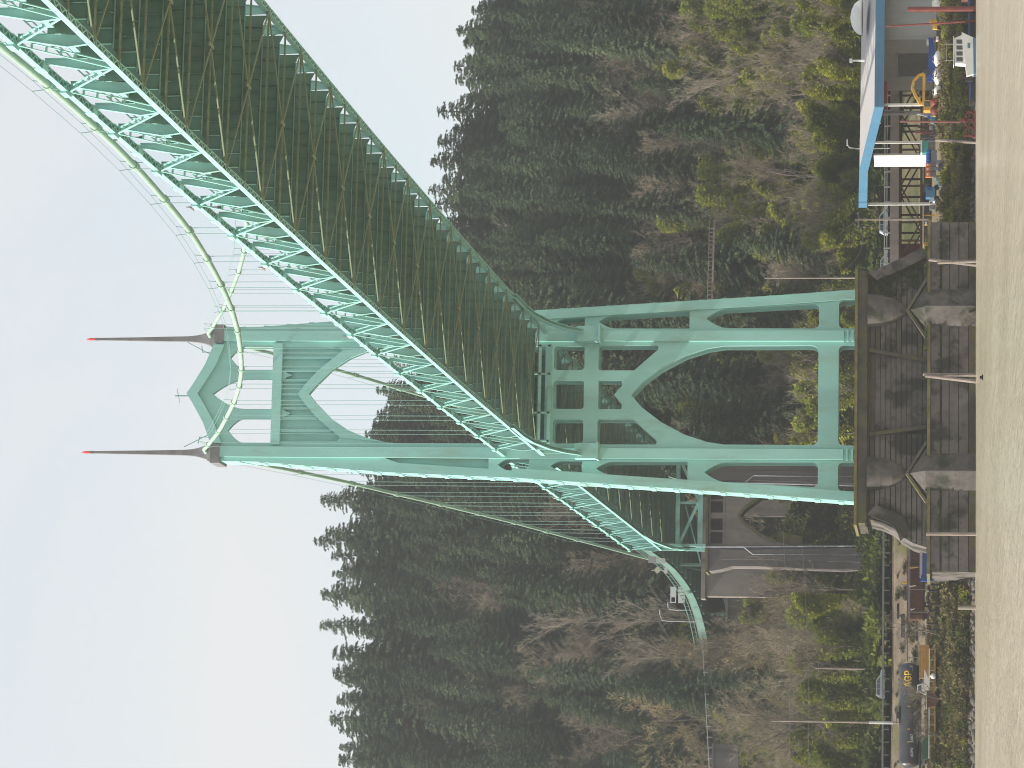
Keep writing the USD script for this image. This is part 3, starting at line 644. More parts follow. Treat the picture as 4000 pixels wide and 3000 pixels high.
# ------------------------------------------------------------------ approach piers and approach span
def gothic_pier(label, y0, x0, s, ztop_, zbase, group=None):
    t = thing('approach_pier', label, 'bridge pier', group=group)
    # two pylons splayed at the foot and flaring under the cap, joined by a wall with a pointed arch
    for sx in (-1, 1):
        prof = [(sx * 9.9, ztop_), (sx * 9.95, ztop_ - 0.7), (sx * 9.6, ztop_ - 2.6), (sx * 9.1, ztop_ - 4.2), (sx * 9.05, ztop_ - 8), (sx * 9.75, zbase), (sx * 5.0, zbase), (sx * 5.55, ztop_ - 19), (sx * 5.9, ztop_ - 5), (sx * 5.6, ztop_ - 2.5), (sx * 5.3, ztop_)]
        pyl = MB().prism(_tr(Polygon(prof), x0), y0 - 2.6, y0 + 2.6).put(t, 'pylon', CONC_GREY)
        in_ = [(sx * 8.0, ztop_ - 2.4), (sx * 7.8, ztop_ - 6), (sx * 8.3, zbase + 0.5), (sx * 5.4, zbase + 0.5), (sx * 5.9, ztop_ - 19), (sx * 6.2, ztop_ - 6), (sx * 6.1, ztop_ - 2.4)]
        MB().prism(_tr(Polygon(in_), x0), y0 - 2.95, y0 - 2.61).put(pyl, 'pilaster', CONC_GREY)
        MB().tube([(x0 + sx * 5.75, y0 - 3.0, ztop_ + 2), (x0 + sx * 5.6, y0 - 3.0, ztop_ - 12), (x0 + sx * 5.2, y0 - 3.0, zbase + 1)], 0.14, 6).put(t, 'drain_pipe', PIPE)
        MB().tube([(x0 + sx * 5.75, y0 - 3.05, ztop_ - 6.4), (x0 + sx * 7.0, y0 - 3.1, ztop_ - 8), (x0 + sx * 6.9, y0 - 3.1, zbase + 1)], 0.11, 6).put(t, 'drain_pipe', PIPE)
    wallp_ = Polygon([(-6.2, ztop_ - 19.5)] + [(-5.6, ztop_ - 16.2), (-4.6, ztop_ - 12), (-3.4, ztop_ - 9.2), (-1.3, ztop_ - 6.4), (0, ztop_ - 5.4), (1.3, ztop_ - 6.4), (3.4, ztop_ - 9.2), (4.6, ztop_ - 12), (5.6, ztop_ - 16.2), (6.2, ztop_ - 19.5)] + [(6.2, ztop_), (-6.2, ztop_)])
    wall_ = MB().prism(_tr(wallp_.difference(unary_union([sbox(a, ztop_ - 2.5, a + 2.1, ztop_ - 0.35) for a in (-5.0, -2.6, 0.5, 2.9)])), x0), y0 - 1.9, y0 + 1.9).put(t, 'arch_wall', CONC_LIGHT)
    MB().box((x0, y0 + 0.2, ztop_ - 1.4), (11.2, 0.6, 2.3)).put(wall_, 'frieze_back', CONC_DARK)
    MB().box((x0, y0, ztop_ - 2.75), (10.4, 4.1, 0.3)).put(wall_, 'string_course', CONC_LIGHT)
    archb = [(-5.6, ztop_ - 16.2), (-4.6, ztop_ - 12), (-3.4, ztop_ - 9.2), (-1.3, ztop_ - 6.4), (0, ztop_ - 5.4), (1.3, ztop_ - 6.4), (3.4, ztop_ - 9.2), (4.6, ztop_ - 12), (5.6, ztop_ - 16.2)]
    m = MB()
    for p, q_ in zip(archb[:-1], archb[1:]): m.bar((x0 + p[0], y0, p[1] + 0.05), (x0 + q_[0], y0, q_[1] + 0.05), 4.3, 0.5)
    m.put(wall_, 'arch_rim', MOSS)
    MB().box((x0, y0, ztop_ + 0.2), (20.4, 6.2, 0.4)).put(t, 'cap', MOSS)
    return t
gothic_pier('tall concrete pier with a pointed arch where the far side span of the bridge ends', 131.5, -2.3, 1, 45.6, 11.5)
t = thing('approach_bent', 'plain concrete bent half hidden behind the arch of the tall approach pier', 'bridge pier')
MB().prism(Polygon([(-14.5, 20), (-14.5, 48), (3.5, 48), (3.5, 20), (0.5, 20), (0.5, 42.5), (-3.2, 44.8), (-7.6, 42.5), (-7.6, 20)]), 156, 158.5).put(t, 'frame', CONC_LIGHT)
MB().box((-5.5, 157, 48.4), (19, 3.2, 0.8)).put(t, 'cap', CONC_LIGHT)
t = thing('approach_bent', 'low concrete abutment block under the curved end of the approach deck', 'bridge pier')
MB().box((-13.2, 184, 41), (9, 3.0, 9)).put(t, 'block', CONC_LIGHT)
MB().box((-13.2, 183.9, 45.8), (10, 3.4, 0.6)).put(t, 'cap', CONC_LIGHT)

AP = thing('approach_span', 'green steel approach deck curving left from the pier towards the wooded hill', 'bridge deck')
ctr = np.array([(-0.6, 131.5, 57.6), (-0.8, 142, 56.8), (-1.4, 153, 55.6), (-3.0, 164, 54.2), (-5.6, 175, 52.9), (-9.5, 184, 52.0), (-15.0, 191, 51.3), (-22.5, 196, 50.6), (-33, 199, 50.0)])
tt = np.linspace(0, 1, len(ctr)); cs = PchipInterpolator(tt, ctr)
cp = cs(np.linspace(0, 1, 22)); tg = np.gradient(cp, axis=0); nrm = np.stack([-tg[:, 1], tg[:, 0], 0 * tg[:, 0]], 1); nrm /= np.linalg.norm(nrm, axis=1)[:, None]
m = MB(); z_ = np.array([0, 0, 1.0])
A_, B_ = cp + nrm * 7.8, cp - nrm * 7.8
m.strip(A_, B_); m.strip(B_ - z_ * 0.4, A_ - z_ * 0.4); m.strip(A_ - z_ * 0.4, A_); m.strip(B_, B_ - z_ * 0.4)
deck_ = m.put(AP, 'deck_slab', SLAB)
for o in (7.8, -7.8):
    e = cp + nrm * o
    for i in range(len(e) - 2):
        MB().bar(e[i] - z_ * 1.0, e[i + 1] - z_ * 1.0, 0.35, 1.15).put(AP, 'girder', APPAINT)
        MB().bar(e[i] + z_ * 0.35, e[i + 1] + z_ * 0.35, 0.08, 0.1).bar(e[i] + z_ * 1.1, e[i + 1] + z_ * 1.1, 0.1, 0.14).bar(e[i], e[i] + z_ * 1.1, 0.15).bar((e[i] + e[i + 1]) / 2, (e[i] + e[i + 1]) / 2 + z_ * 1.1, 0.15).put(AP, 'railing', APPAINT)
m2 = MB()
for i in range(0, len(cp) - 1):
    m2.bar(cp[i] + nrm[i] * 7.6 - z_ * 1.5, cp[i] - nrm[i] * 7.6 - z_ * 1.5, 0.25, 1.2)
m2.put(AP, 'cross_beam', GREEN_SOFFIT, kind='stuff')
for (x, y, zt) in ((-8.6, 156.5, 53), (2.6, 156.5, 53), (-15.6, 183.5, 50), (-5.5, 186, 49.5)):
    m = MB().box((x, y, (zt + 45) / 2), (0.5, 0.5, zt - 45)).put(AP, 'steel_post', APPAINT)
MB().bar((-15.6, 183.5, 45.5), (-5.5, 186, 49), 0.25).bar((-8.6, 156.5, 48.9), (2.6, 156.5, 52), 0.25).put(AP, 'sway_brace', GREEN)

# road signs and lamps on the approach
def sign(name, label, x, y, z, parts, ph=2.2, m=GALV):
    t = thing(name, label, 'road sign', (x, y, z))
    MB().tube([(0, 0, 0), (0, 0, ph)], 0.06, 6).put(t, 'post', m)
    for nm, shape, mm in parts: MB().prism(Polygon(shape), -0.12, -0.06).put(t, nm, mm)
def rect(x0, z0, x1, z1): return [(x0, z0), (x1, z0), (x1, z1), (x0, z1)]
PALEY = mat('faded_yellow_sign', (0.55, 0.52, 0.38), var=0.05, rough=0.5)
sign('road_sign', 'pale yellow diamond warning sign beside the end of the far side span', -11.2, 140, 53.2, [('diamond_panel', [(0, 1.65), (0.68, 2.33), (0, 3.0), (-0.68, 2.33)], PALEY), ('plate', rect(-0.55, 0.5, 0.55, 1.05), WHITE)], 3.4)
sign('road_sign', 'pair of white plates beside the diamond warning sign', -9.4, 141, 54.0, [('upper_plate', rect(-0.5, 1.2, 0.5, 2.0), WHITE), ('lower_plate', rect(-0.5, 0.2, 0.5, 1.0), WHITE)], 2.1)
sign('road_sign', 'plain pale grey board above the end of the far side span', -9.0, 140, 55.2, [('board', rect(-0.9, 0.6, 0.9, 2.0), ROOFM)], 2.0)
sign('road_sign', 'white directional sign with two red blocks on the curved approach', -12.6, 176, 52.5, [('upper_board', rect(-1.6, 2.6, 1.6, 3.7), WHITE), ('red_block', rect(-1.4, 2.8, -0.5, 3.5), REDPAINT), ('lower_board', rect(-1.6, 0.9, 1.6, 2.2), WHITE), ('dark_edge', rect(1.5, 0.9, 2.1, 3.6), BLACK)], 3.9)
def street_lamp(x, y, z, h, dx, label, group=None, arm=1.6):
    t = thing('street_lamp', label, 'street lamp', (x, y, z), group=group)
    MB().tube([(0, 0, 0), (0, 0, h * 0.8), (dx * 0.25, 0, h * 0.95), (dx * arm, 0, h)], 0.09, 6).put(t, 'pole', GALV)
    MB().box((dx * (arm + 0.4), 0, h), (0.9, 0.35, 0.2)).put(t, 'lamp_head', WHITE)
street_lamp(-17.0, 186, 49.6, 9.5, 0.9, 'tall white arm lamp, the higher of two beside the curved approach deck')
street_lamp(-15.0, 183, 49.8, 7.5, 0.5, 'shorter white arm lamp nearer the directional sign on the curved approach')

# ------------------------------------------------------------------ roads
def ribbon(pts, w, zoff):
    pts = np.array(pts, float); tg = np.gradient(pts, axis=0); n = np.stack([-tg[:, 1], tg[:, 0], 0 * tg[:, 0]], 1); n /= np.linalg.norm(n, axis=1)[:, None]
    return MB().strip(pts - n * w / 2 + [0, 0, zoff], pts + n * w / 2 + [0, 0, zoff])
ribbon([(x, 56.5, 12.75) for x in np.linspace(-140, 130, 40)], 9.5, 0).put('/World', 'shore_road', ROAD); data('/World/shore_road', 'asphalt road on the embankment behind the railway', kind='structure')

GR = thing('guard_rail', 'long galvanised guard rail along the embankment road left of the bridge', 'guard rail')
MB().bar((-110, 51.2, 13.25), (-8, 51.2, 13.25), 0.12, 0.28).put(GR, 'rail_beam', STEEL)
for x in np.arange(-60, -8, 1.9): MB().box((x, 51.35, 12.85), (0.16, 0.16, 1.1)).put(GR, 'post', WOOD)

# road bridge on the right: concrete girder deck on a red-brown steel truss
RB = thing('road_viaduct', 'grey concrete road viaduct on a rusty red steel lattice truss behind the blue roofed shed', 'viaduct')
for k, x in enumerate(np.arange(16, 74, 9.6)): MB().box((x + 4.79, 55.5, 11.8), (9.56, 10.6, 1.35)).put(RB, 'deck_girder', CONC_LIGHT)
for x in np.arange(16, 74, 2.4): MB().box((x, 50.4, 12.95), (0.2, 0.2, 0.95)).put(RB, 'rail_post', GALV)
MB().bar((16, 50.4, 13.3), (74, 50.4, 13.3), 0.1, 0.18).bar((16, 50.4, 12.95), (74, 50.4, 12.95), 0.1, 0.14).put(RB, 'hand_rail', GALV)
for y in (51.2, 59.5):
    tr = MB().bar((17, y, 10.95), (73, y, 10.95), 0.35, 0.3).bar((17, y, 7.75), (73, y, 7.75), 0.35, 0.3).put(RB, 'lattice_truss', RUST, 'rusty red lattice truss')
    for k, x in enumerate(np.arange(17.5, 73, 2.85)):
        MB().box((x, y, 9.35), (0.28, 0.28, 3.0)).put(tr, 'vertical', RUST)
        if k % 2 == 0 and x + 5.7 < 73:
            u_ = k % 4 == 0
            MB().bar((x, y + 0.1, 10.9 if u_ else 7.8), (x + 5.7, y + 0.1, 7.8 if u_ else 10.9), 0.2, 0.22).put(tr, 'diagonal', RUST)
MB().box((30.2, 52.6, 9.3), (2.6, 0.3, 3.0)).bar((29, 52.3, 8), (31.4, 52.3, 10.6), 0.12).put(RB, 'red_panel', REDST)
for x in (22.5, 40, 57): MB().box((x, 55.5, 6.8), (1.4, 8, 2.2)).put(RB, 'bent', CONC_LIGHT)
MB().box((25.5, 57.6, 8.9), (1.2, 0.8, 5)).put(RB, 'timber_bent', WOOD)

# hillside guard rails of the upper road
HR = thing('hillside_guard_rail', 'pale guard rail of a road cut into the hillside right of the tower', 'guard rail')
m_pts = [(33 + 4 * k, 158 + 0.5 * math.sin(k), 48.2 - 0.085 * k * 1.0) for k in range(7)]
for a, b in zip(m_pts[:-1], m_pts[1:]): MB().bar(np.array(a) + (0, 0, .5), np.array(b) + (0, 0, .5), 0.12, 0.16).bar(np.array(a) - (0, 0, .4), np.array(b) - (0, 0, .4), 0.3, 0.35).put(HR, 'rail_beam', WOOD)
for k in range(29): MB().box((33 + k * .8, 158, 48.2 - 0.085 * k / 5.0), (0.16, 0.16, 1.1)).put(HR, 'post', WOOD)
HR = thing('hillside_guard_rail', 'thin white guard rail on the upper road left of the curved approach', 'guard rail')
MB().bar((-22, 166, 49.2), (-48, 168, 47.6), 0.08, 0.14).put(HR, 'rail_beam', GALV)
for k in range(14): MB().box((-22 - 2 * k, 166 + 0.15 * k, 48.9 - 0.12 * k), (0.15, 0.15, 1.0)).put(HR, 'post', GALV)
t = thing('retaining_wall', 'pale concrete retaining wall on the wooded slope at far left', 'wall')
MB().box((-45, 163, 44.2), (7, 1.2, 4.6)).put(t, 'wall_face', CONC_GREY)
MB().box((-45, 162.9, 46.7), (7.4, 1.6, 0.4)).put(t, 'coping', CONC_GREY)

# cars
def minivan(x, y, z, L, paint, label, flip=1, face=1):
    t = thing('parked_car', label, 'car', (x, y, z))
    s = L / 4.8
    def P(pts): return [(flip * a * s, b * s) for a, b in pts]
    body = P([(-2.35, 0.35), (-2.4, 0.9), (-2.28, 1.15), (-1.95, 1.72), (0.55, 1.74), (1.45, 1.12), (2.25, 0.95), (2.4, 0.6), (2.38, 0.35)])
    b = MB().prism(Polygon(body), -0.9 * s, 0.9 * s).put(t, 'body', paint)
    for w_ in ([(-1.98, 1.12), (-1.78, 1.6), (-0.95, 1.62), (-0.95, 1.1)], [(-0.85, 1.1), (-0.85, 1.62), (-0.02, 1.62), (-0.02, 1.08)], [(0.08, 1.08), (0.08, 1.62), (0.5, 1.62), (1.1, 1.1)]):
        MB().prism(Polygon(P(w_)), -0.925 * s, -0.90 * s).put(b, 'window', GLASSY)
    for wx in (-1.45, 1.5):
        w = MB().tube([(flip * wx * s, -0.93 * s, 0.36 * s), (flip * wx * s, -0.68 * s, 0.36 * s)], 0.36 * s, 16).put(t, 'wheel', BLACK)
        MB().tube([(flip * wx * s, -0.95 * s, 0.36 * s), (flip * wx * s, -0.93 * s, 0.36 * s)], 0.2 * s, 12).put(w, 'rim', STEEL)
    MB().box((-flip * 2.37 * s, -0.72 * s, 1.0 * s), (0.1 * s, 0.3 * s, 0.35 * s)).put(t, 'tail_light', REDPAINT)
    MB().box((flip * 2.33 * s, -0.72 * s, 0.8 * s), (0.14 * s, 0.3 * s, 0.18 * s)).put(t, 'headlight', WHITE)
minivan(35.4, 53.5, 12.5, 4.5, CARBLUE, 'light blue minivan on the viaduct right of the tower, behind a pole', 1)
minivan(-35.9, 55.0, 12.75, 4.3, CARGREY, 'silver grey minivan on the embankment road above the tank car', 1)
minivan(29.0, 56.5, 12.5, 4.3, CARGREY, 'car half seen at the left end of the viaduct, tail lights glowing red', 1)

# ------------------------------------------------------------------ railway
t = thing('tank_car', 'black railway tank car with yellow letters AGP on its side', 'tank car', (-42.0, 24.0, 0))
R_ = 1.42; zc = 9.0
prof = [(0.05, -7.4), (0.8, -7.25), (1.25, -7.0), (R_, -6.6), (R_, 6.6), (1.25, 7.0), (0.8, 7.25), (0.05, 7.4)]
m = MB().lathe(prof, n=28); v = np.array(m.v[0]); m.v[0] = np.stack([v[:, 2], v[:, 0], v[:, 1] + zc], 1)
tk = m.put(t, 'tank', TANK, smooth=40)
txt = meshkit.text_mesh('AGP', 0.95, 0.03, bold=True); v = np.array(txt.vertices); w_ = v[:, 0].max()
v = np.stack([v[:, 0] * 2.35 / w_ + 3.85, 0 * v[:, 0] - 1.40 - v[:, 2], v[:, 1] * 1.0 + 8.72], 1)
v[:, 1] = -np.sqrt(np.maximum((R_ + 0.015) ** 2 - (v[:, 2] - zc) ** 2, 0.1)) - np.array(txt.vertices)[:, 2]
MB().add(v, txt.faces).put(tk, 'lettering', LETTER)
for s_, x0, z0, h in (('AGPX', -5.9, 8.42, 0.34), ('1087', -3.9, 8.42, 0.34)):
    txt = meshkit.text_mesh(s_, h, 0.03, bold=True); v = np.array(txt.vertices); wv = v.copy()
    v = np.stack([wv[:, 0] + x0, 0 * wv[:, 0], wv[:, 1] + z0], 1); v[:, 1] = -np.sqrt((R_ + 0.015) ** 2 - (v[:, 2] - zc) ** 2) - wv[:, 2]
    MB().add(v, txt.faces).put(tk, 'reporting_mark', LETTERW)
for x in (-6.9, -3.8, -2.0, 1.2, 4.9): MB().box((x, -1.43, 9.05), (0.12, 0.04, 0.42)).put(tk, 'reflector_tab', YELLOW)
MB().box((6.5, -1.32, 8.75), (0.9, 0.06, 0.45)).put(tk, 'data_panel', STEEL)
MB().tube([(0, 0, 10.35), (0, 0, 10.75)], 0.5, 12).put(t, 'dome', TANK)
MB().box((0, 0, 10.78), (2.6, 1.7, 0.06)).bar((-1.3, -0.85, 10.8), (1.3, -0.85, 10.8), 0.05, 0.05).put(t, 'walkway', STEEL)
MB().box((0, 0, 7.45), (14.9, 0.6, 0.35)).box((-6.2, 0, 7.55), (1.6, 2.6, 0.25)).box((6.2, 0, 7.55), (1.6, 2.6, 0.25)).put(t, 'underframe', TANK)
for bx_ in (-5.7, 5.7):
    bg = MB().box((bx_, -1.0, 6.95), (2.6, 0.18, 0.35)).box((bx_, 1.0, 6.95), (2.6, 0.18, 0.35)).put(t, 'bogie', STEEL)
    for wx in (-0.85, 0.85): MB().tube([(bx_ + wx, -0.85, 6.9), (bx_ + wx, -0.72, 6.9)], 0.42, 16).put(bg, 'wheel', RUST)
t = thing('gondola_car', 'long rust brown gondola railcar with a grey top beam right of the tank car', 'railcar', (-23.4, 24.0, 0))
gs = MB().box((0, -1.4, 8.05), (10.2, 0.12, 1.9)).box((0, 1.4, 8.05), (10.2, 0.12, 1.9)).box((-5.05, 0, 8.05), (0.12, 2.8, 1.9)).box((5.05, 0, 8.05), (0.12, 2.8, 1.9)).put(t, 'side', BROWN)
MB().box((0, -1.42, 9.05), (10.3, 0.3, 0.32)).put(t, 'top_beam', STEEL)
for x in np.arange(-4.6, 4.7, 1.02): MB().box((x, -1.5, 8.0), (0.12, 0.12, 1.7)).put(gs, 'side_rib', BROWN)
MB().box((0, 0, 7.0), (10.4, 2.6, 0.3)).put(t, 'underframe', TANK)
for bx_ in (-3.8, 3.8):
    for wx in (-0.8, 0.8): MB().tube([(bx_ + wx, -0.9, 6.7), (bx_ + wx, -0.75, 6.7)], 0.42, 14).put(t, 'wheel', RUST)
t = thing('flat_car', 'dark flat railcar with stacked black steel between the tank car and the embankment', 'railcar', (-26.5, 31.0, 0))
MB().box((0, 0, 8.0), (9, 2.6, 0.35)).put(t, 'deck', TANK)
for k, (x, l, z, h) in enumerate([(-1.6, 5.0, 9.2, 0.5), (-2.4, 3.4, 10.0, 0.55), (1.8, 4.2, 8.7, 0.7), (2.3, 2.0, 9.6, 0.4), (-0.3, 2.2, 10.7, 0.35)]): MB().box((x, -0.6, z), (l, 1.4, h)).box((x - l * 0.3, -0.6, z - 0.5), (0.2, 1.2, 0.6)).put(t, 'load', TANK if k % 2 else DARKHULL)
MB().box((3.8, -1.2, 9.6), (0.35, 0.3, 1.0)).put(t, 'yellow_bracket', YELLOW)
t = thing('pipe_rail', 'long thin orange brown pipe running above the gondola car', 'pipe')
MB().tube([(-17.0, 21.5, 9.35), (-34.6, 21.5, 9.25)], 0.07, 6).put(t, 'pipe', REDST)
for k in range(6): MB().box((-18 - 3.2 * k, 21.5, 7.9), (0.1, 0.1, 2.8)).put(t, 'stanchion', STEEL)
for k, (x, z, l, a) in enumerate([(-24.0, 9.0, 0.95, .25), (-27.3, 8.8, 0.5, .3), (-29.9, 8.7, 0.4, .2), (-21.4, 8.9, 1.2, .2)]):
    t = thing('marker_board', ['white slanted marker stick leaning on the gondola car, right of its middle', 'small white bracket at the left end of the gondola car', 'small white tag on the pipe above the shrubs', 'bright yellow tie strap across the gondola beam near the concrete pier'][k], 'marker')
    MB().bar((x, 21.2, z - 0.1), (x + 0.15, 21.2, z - 0.1 - l * 0.85), 0.12, 0.1).bar((x - 0.12, 21.2, z - 0.1), (x + 0.2, 21.2, z), 0.1, 0.08).put(t, 'board', YELLOW if k == 3 else WHITE)
for y in (23.2, 24.7): MB().box((-40, y, 6.36), (140, 0.08, 0.16)).put('/World', 'rail', RUST); 
for k in range(2): data('/World/rail' + ('' if k == 0 else '_001'), ['nearer steel rail under the tank car', 'farther steel rail under the tank car'][k], 'rail', 'rails of the shore track')

# ------------------------------------------------------------------ left shore objects
t = thing('storage_box', 'long ochre plank box on the dock beneath the right end of the tank car', 'box', (-35.0, 15.5, 6.05))
for k in range(3): MB().box((0, -0.9 + 0.0 * k, 0.3 + k * 0.42), (4.6, 0.1, 0.38)).put(t, 'plank', OCHRE)
MB().box((0, 0, 0.75), (4.5, 1.7, 1.3)).box((0, 0, 1.44), (4.7, 1.9, 0.08)).put(t, 'body', OCHRE)
t = thing('motor_boat', 'small white motor boat with a pointed bow on the dock below the tank car', 'boat', (-38.2, 12.0, 6.2))
hull = [(-1.5, 0.0), (-1.6, 0.75), (2.0, 0.62), (0.6, 0.0)]
MB().prism(Polygon(hull), -0.6, 0.6).put(t, 'hull', WHITE)
cb = MB().prism(Polygon([(-1.4, 0.74), (-1.25, 1.6), (-0.2, 1.6), (0.05, 0.72)]), -0.45, 0.45).put(t, 'cabin', WHITE)
MB().prism(Polygon([(-1.1, 1.0), (-1.05, 1.45), (-0.35, 1.45), (-0.2, 1.0)]), -0.48, -0.455).put(cb, 'window', GLASSY)
MB().box((-1.2, 0, 1.7), (0.5, 0.8, 0.1)).put(t, 'roof', WHITE)
t = thing('dock_walkway', 'narrow dock walkway with a bright white hand rail along the bank, left of the pier', 'dock')
MB().box((-41, 10.2, 5.35), (15, 1.6, 0.18)).put(t, 'deck', OCHRE)
MB().bar((-33.5, 9.6, 6.12), (-48.5, 9.6, 6.16), 0.13, 0.13).put(t, 'hand_rail', WHITE)
for k in range(11): MB().box((-33.6 - 1.48 * k, 9.6, 5.75), (0.08, 0.08, 0.85)).put(t, 'rail_post', GALV)
for k in range(6): MB().box((-34.5 - 2.6 * k, 10.2, 4.3), (0.25, 0.25, 2.2)).put(t, 'pile', WOOD)
t = thing('half_tank', 'rust brown rounded tank half standing beside the white boat on the dock', 'tank', (-40.4, 9.0, 4.95))
MB().prism(Polygon([(-1.3, 1.5), (1.1, 1.5), (1.0, 0.9), (0.5, 0.2), (-0.3, 0.0), (-1.0, 0.4)]), -0.7, 0.7).put(t, 'shell', RUST)
MB().box((-0.1, 0, 1.54), (2.5, 1.5, 0.08)).put(t, 'rim', WHITE)
t = thing('waste_skip', 'dark green steel skip by the dock rail at far left', 'skip', (-47.0, 12.0, 6.0))
MB().prism(Polygon([(-1.7, 1.15), (1.7, 1.15), (1.4, 0.1), (-1.4, 0.1)]), -0.9, 0.9).put(t, 'body', DKGREEN)
for x in (-1.1, 0, 1.1): MB().box((x, -0.95, 0.65), (0.12, 0.1, 1.0)).put(t, 'rib', DKGREEN)
MB().box((1.9, 0, 0.9), (0.5, 0.8, 0.5)).put(t, 'white_end', WHITE)
t = thing('boat_hull', 'royal blue covered boat tied against the left end of the pier', 'boat', (-22.7, 4.0, 5.5))
MB().prism(Polygon([(-1.9, 0.35), (-1.3, 1.55), (2.0, 1.5), (1.7, 0.75), (-0.8, 0.6)]), -0.8, 0.8).put(t, 'cover', NAVY)
MB().box((-1.75, -0.1, 0.95), (0.7, 1.4, 1.7)).put(t, 'bow_tarp', NAVY)
MB().box((0.2, 0.2, 1.75), (3.4, 1.2, 0.35)).put(t, 'gunwale', ROOFM)
t = thing('round_float', 'round white float hanging under the dock rail', 'float', (-37.3, 9.4, 5.6))
MB().lathe([(0.03, -0.4), (0.28, -0.28), (0.4, 0), (0.28, 0.28), (0.03, 0.4)], n=14).put(t, 'ball', BAGWHITE); MB().tube([(0, 0, 0.38), (0, 0.1, 0.6)], 0.03, 5).put(t, 'line', WHITE)
for k, x in enumerate(np.arange(-31, -20, 0.9)):
    t = thing('dock_pile', 'dark timber pile in the row below the gondola car on the bank', 'pile', (x, 9.5 + 0.3 * (k % 3), 3.6), group='dark dock piles below the gondola car')
    MB().tube([(0, 0, 0), (0, 0, 2.6 + 0.25 * math.sin(k * 2.1))], 0.14, 7).put(t, 'shaft', DARKHULL); MB().lathe([(0.17, 0), (0.17, 0.12), (0.02, 0.2)], (0, 0, 2.6 + 0.25 * math.sin(k * 2.1)), n=7).put(t, 'pile_head', STEEL)

# ------------------------------------------------------------------ utility poles and wires
def upole(x, y, z0, z1, label, arms=1, guard=None):
    t = thing('utility_pole', label, 'utility pole', (x, y, z0)); h = z1 - z0
    MB().tube([(0, 0, 0), (0, 0, h)], [0.17, 0.11], 8).put(t, 'shaft', WOOD)
    for k in range(arms): 
        a = MB().box((0, 0, h - 0.5 - 1.6 * k), (2.4, 0.12, 0.14)).put(t, 'cross_arm', WOOD)
        for dx in (-1.0, 0, 1.0): MB().tube([(dx, 0, h - 0.45 - 1.6 * k), (dx, 0, h - 0.2 - 1.6 * k)], 0.06, 6).put(a, 'insulator', STEEL)
    if guard: MB().tube([(0, 0, guard[0] - z0), (0, 0, guard[1] - z0)], 0.22, 8).put(t, 'pale_sleeve', GALV)
upole(-42.4, 40, 6.4, 29.3, 'tall thin utility pole at far left, rising from behind the tank car', 1, (11.5, 15))
upole(23.85, 40, 6.0, 31.0, 'tall utility pole just right of the green tower behind the pier', 2)
upole(34.2, 47, 6.1, 17.7, 'short utility pole in front of the light blue minivan', 1)
upole(-33.0, 66, 13, 24, 'dark ivy framed utility pole behind the silver minivan', 1)
def wire(name, label, a, b, sag, r=0.03):
    a, b = np.array(a, float), np.array(b, float); tt = np.linspace(0, 1, 15)
    pts = a + (b - a) * tt[:, None]; pts[:, 2] -= sag * 4 * tt * (1 - tt)
    single(name, MB().tube(pts, r, 4), STEEL, label, 'wire')
wire('power_line', 'drooping wire from the tall pole by the tower to the short pole at the viaduct', (23.8, 40, 29.5), (34.2, 47, 17.4), 0.6)
wire('power_line', 'sagging wire from the shorter pole down past the pier', (34.2, 47, 17.6), (23.8, 40, 20.5), 2.4)
wire('power_line', 'long pale wire along the lower hillside on the right', (23.8, 40, 30.3), (75, 62, 28.0), 1.0)
wire('power_line', 'long pale wire along the lower hillside on the left', (-70, 40, 27.2), (-12, 62, 29), 1.0, 0.035)
wire('power_line', 'lower long wire crossing the trees at far left', (-70, 40, 24.5), (-14, 62, 26.0), 1.0, 0.03)
street_lamp(45.5, 48, 12.5, 6.5, 0.7, 'white arm street lamp standing above the blue roof', None, 1.0)

# ------------------------------------------------------------------ the blue roofed shed on the right
SH = thing('boat_shed', 'large shed with a pale metal roof, blue fascia and white posts on the right bank', 'shed')
e1, e2 = np.array([0.966, 0.259, 0]), np.array([-0.259, 0.966, 0])
A = np.array([43.4, 12.0, 0]); B = A + e2 * 19.5; C = A + e2 * 31.6; LR = 34
def z3(p, z): return np.array([p[0], p[1], z])
def slab(a, b, c, d, th):
    P = np.array([a, b, c, d]); return np.vstack([P, P - [0, 0, th]])
SLF = [(0, 1, 2), (0, 2, 3), (4, 6, 5), (4, 7, 6), (0, 4, 5), (0, 5, 1), (1, 5, 6), (1, 6, 2), (2, 6, 7), (2, 7, 3), (3, 7, 4), (3, 4, 0)]
zA, zB, zC = 14.0, 16.62, 17.0
nr = 17   # roof sheets with a small step between them
for k in range(nr):
    s0, s1 = LR * k / nr, LR * (k + 1) / nr - 0.06
    m = MB().add(slab(z3(A + e1 * s0, zA), z3(A + e1 * s1, zA), z3(B + e1 * s1, zB), z3(B + e1 * s0, zB), 0.18), SLF); m.put(SH, 'roof_sheet', ROOFM)
    m = MB().add(slab(z3(B + e1 * s0, zB), z3(B + e1 * s1, zB), z3(C + e1 * s1, zC), z3(C + e1 * s0, zC), 0.18), SLF); m.put(SH, 'roof_sheet', ROOFM)
def fascia(p, q_, z0, z1, th, lab, out):
    o = np.array(out) * 0.12
    P = [z3(p, z0) + o, z3(q_, z1) + o, z3(q_, z1 - th) + o, z3(p, z0 - th) + o, z3(p, z0), z3(q_, z1), z3(q_, z1 - th), z3(p, z0 - th)]
    MB().add(P, SLF).put(SH, 'fascia', BLUE, lab)
fascia(A, A + e1 * LR, zA + .06, zA + .06, 1.32, 'blue fascia along the front eave, in shade', -e2)
fascia(A, B, zA + .06, zB + .06, 1.32, 'sunlit blue fascia along the sloping gable', -e1)
fascia(B, C, zB + .06, zC + .06, 1.28, 'sunlit level blue fascia at the far left', -e1)
K = np.array([55.4, 20.0, 0])
Wend = K + e2 * 15.4
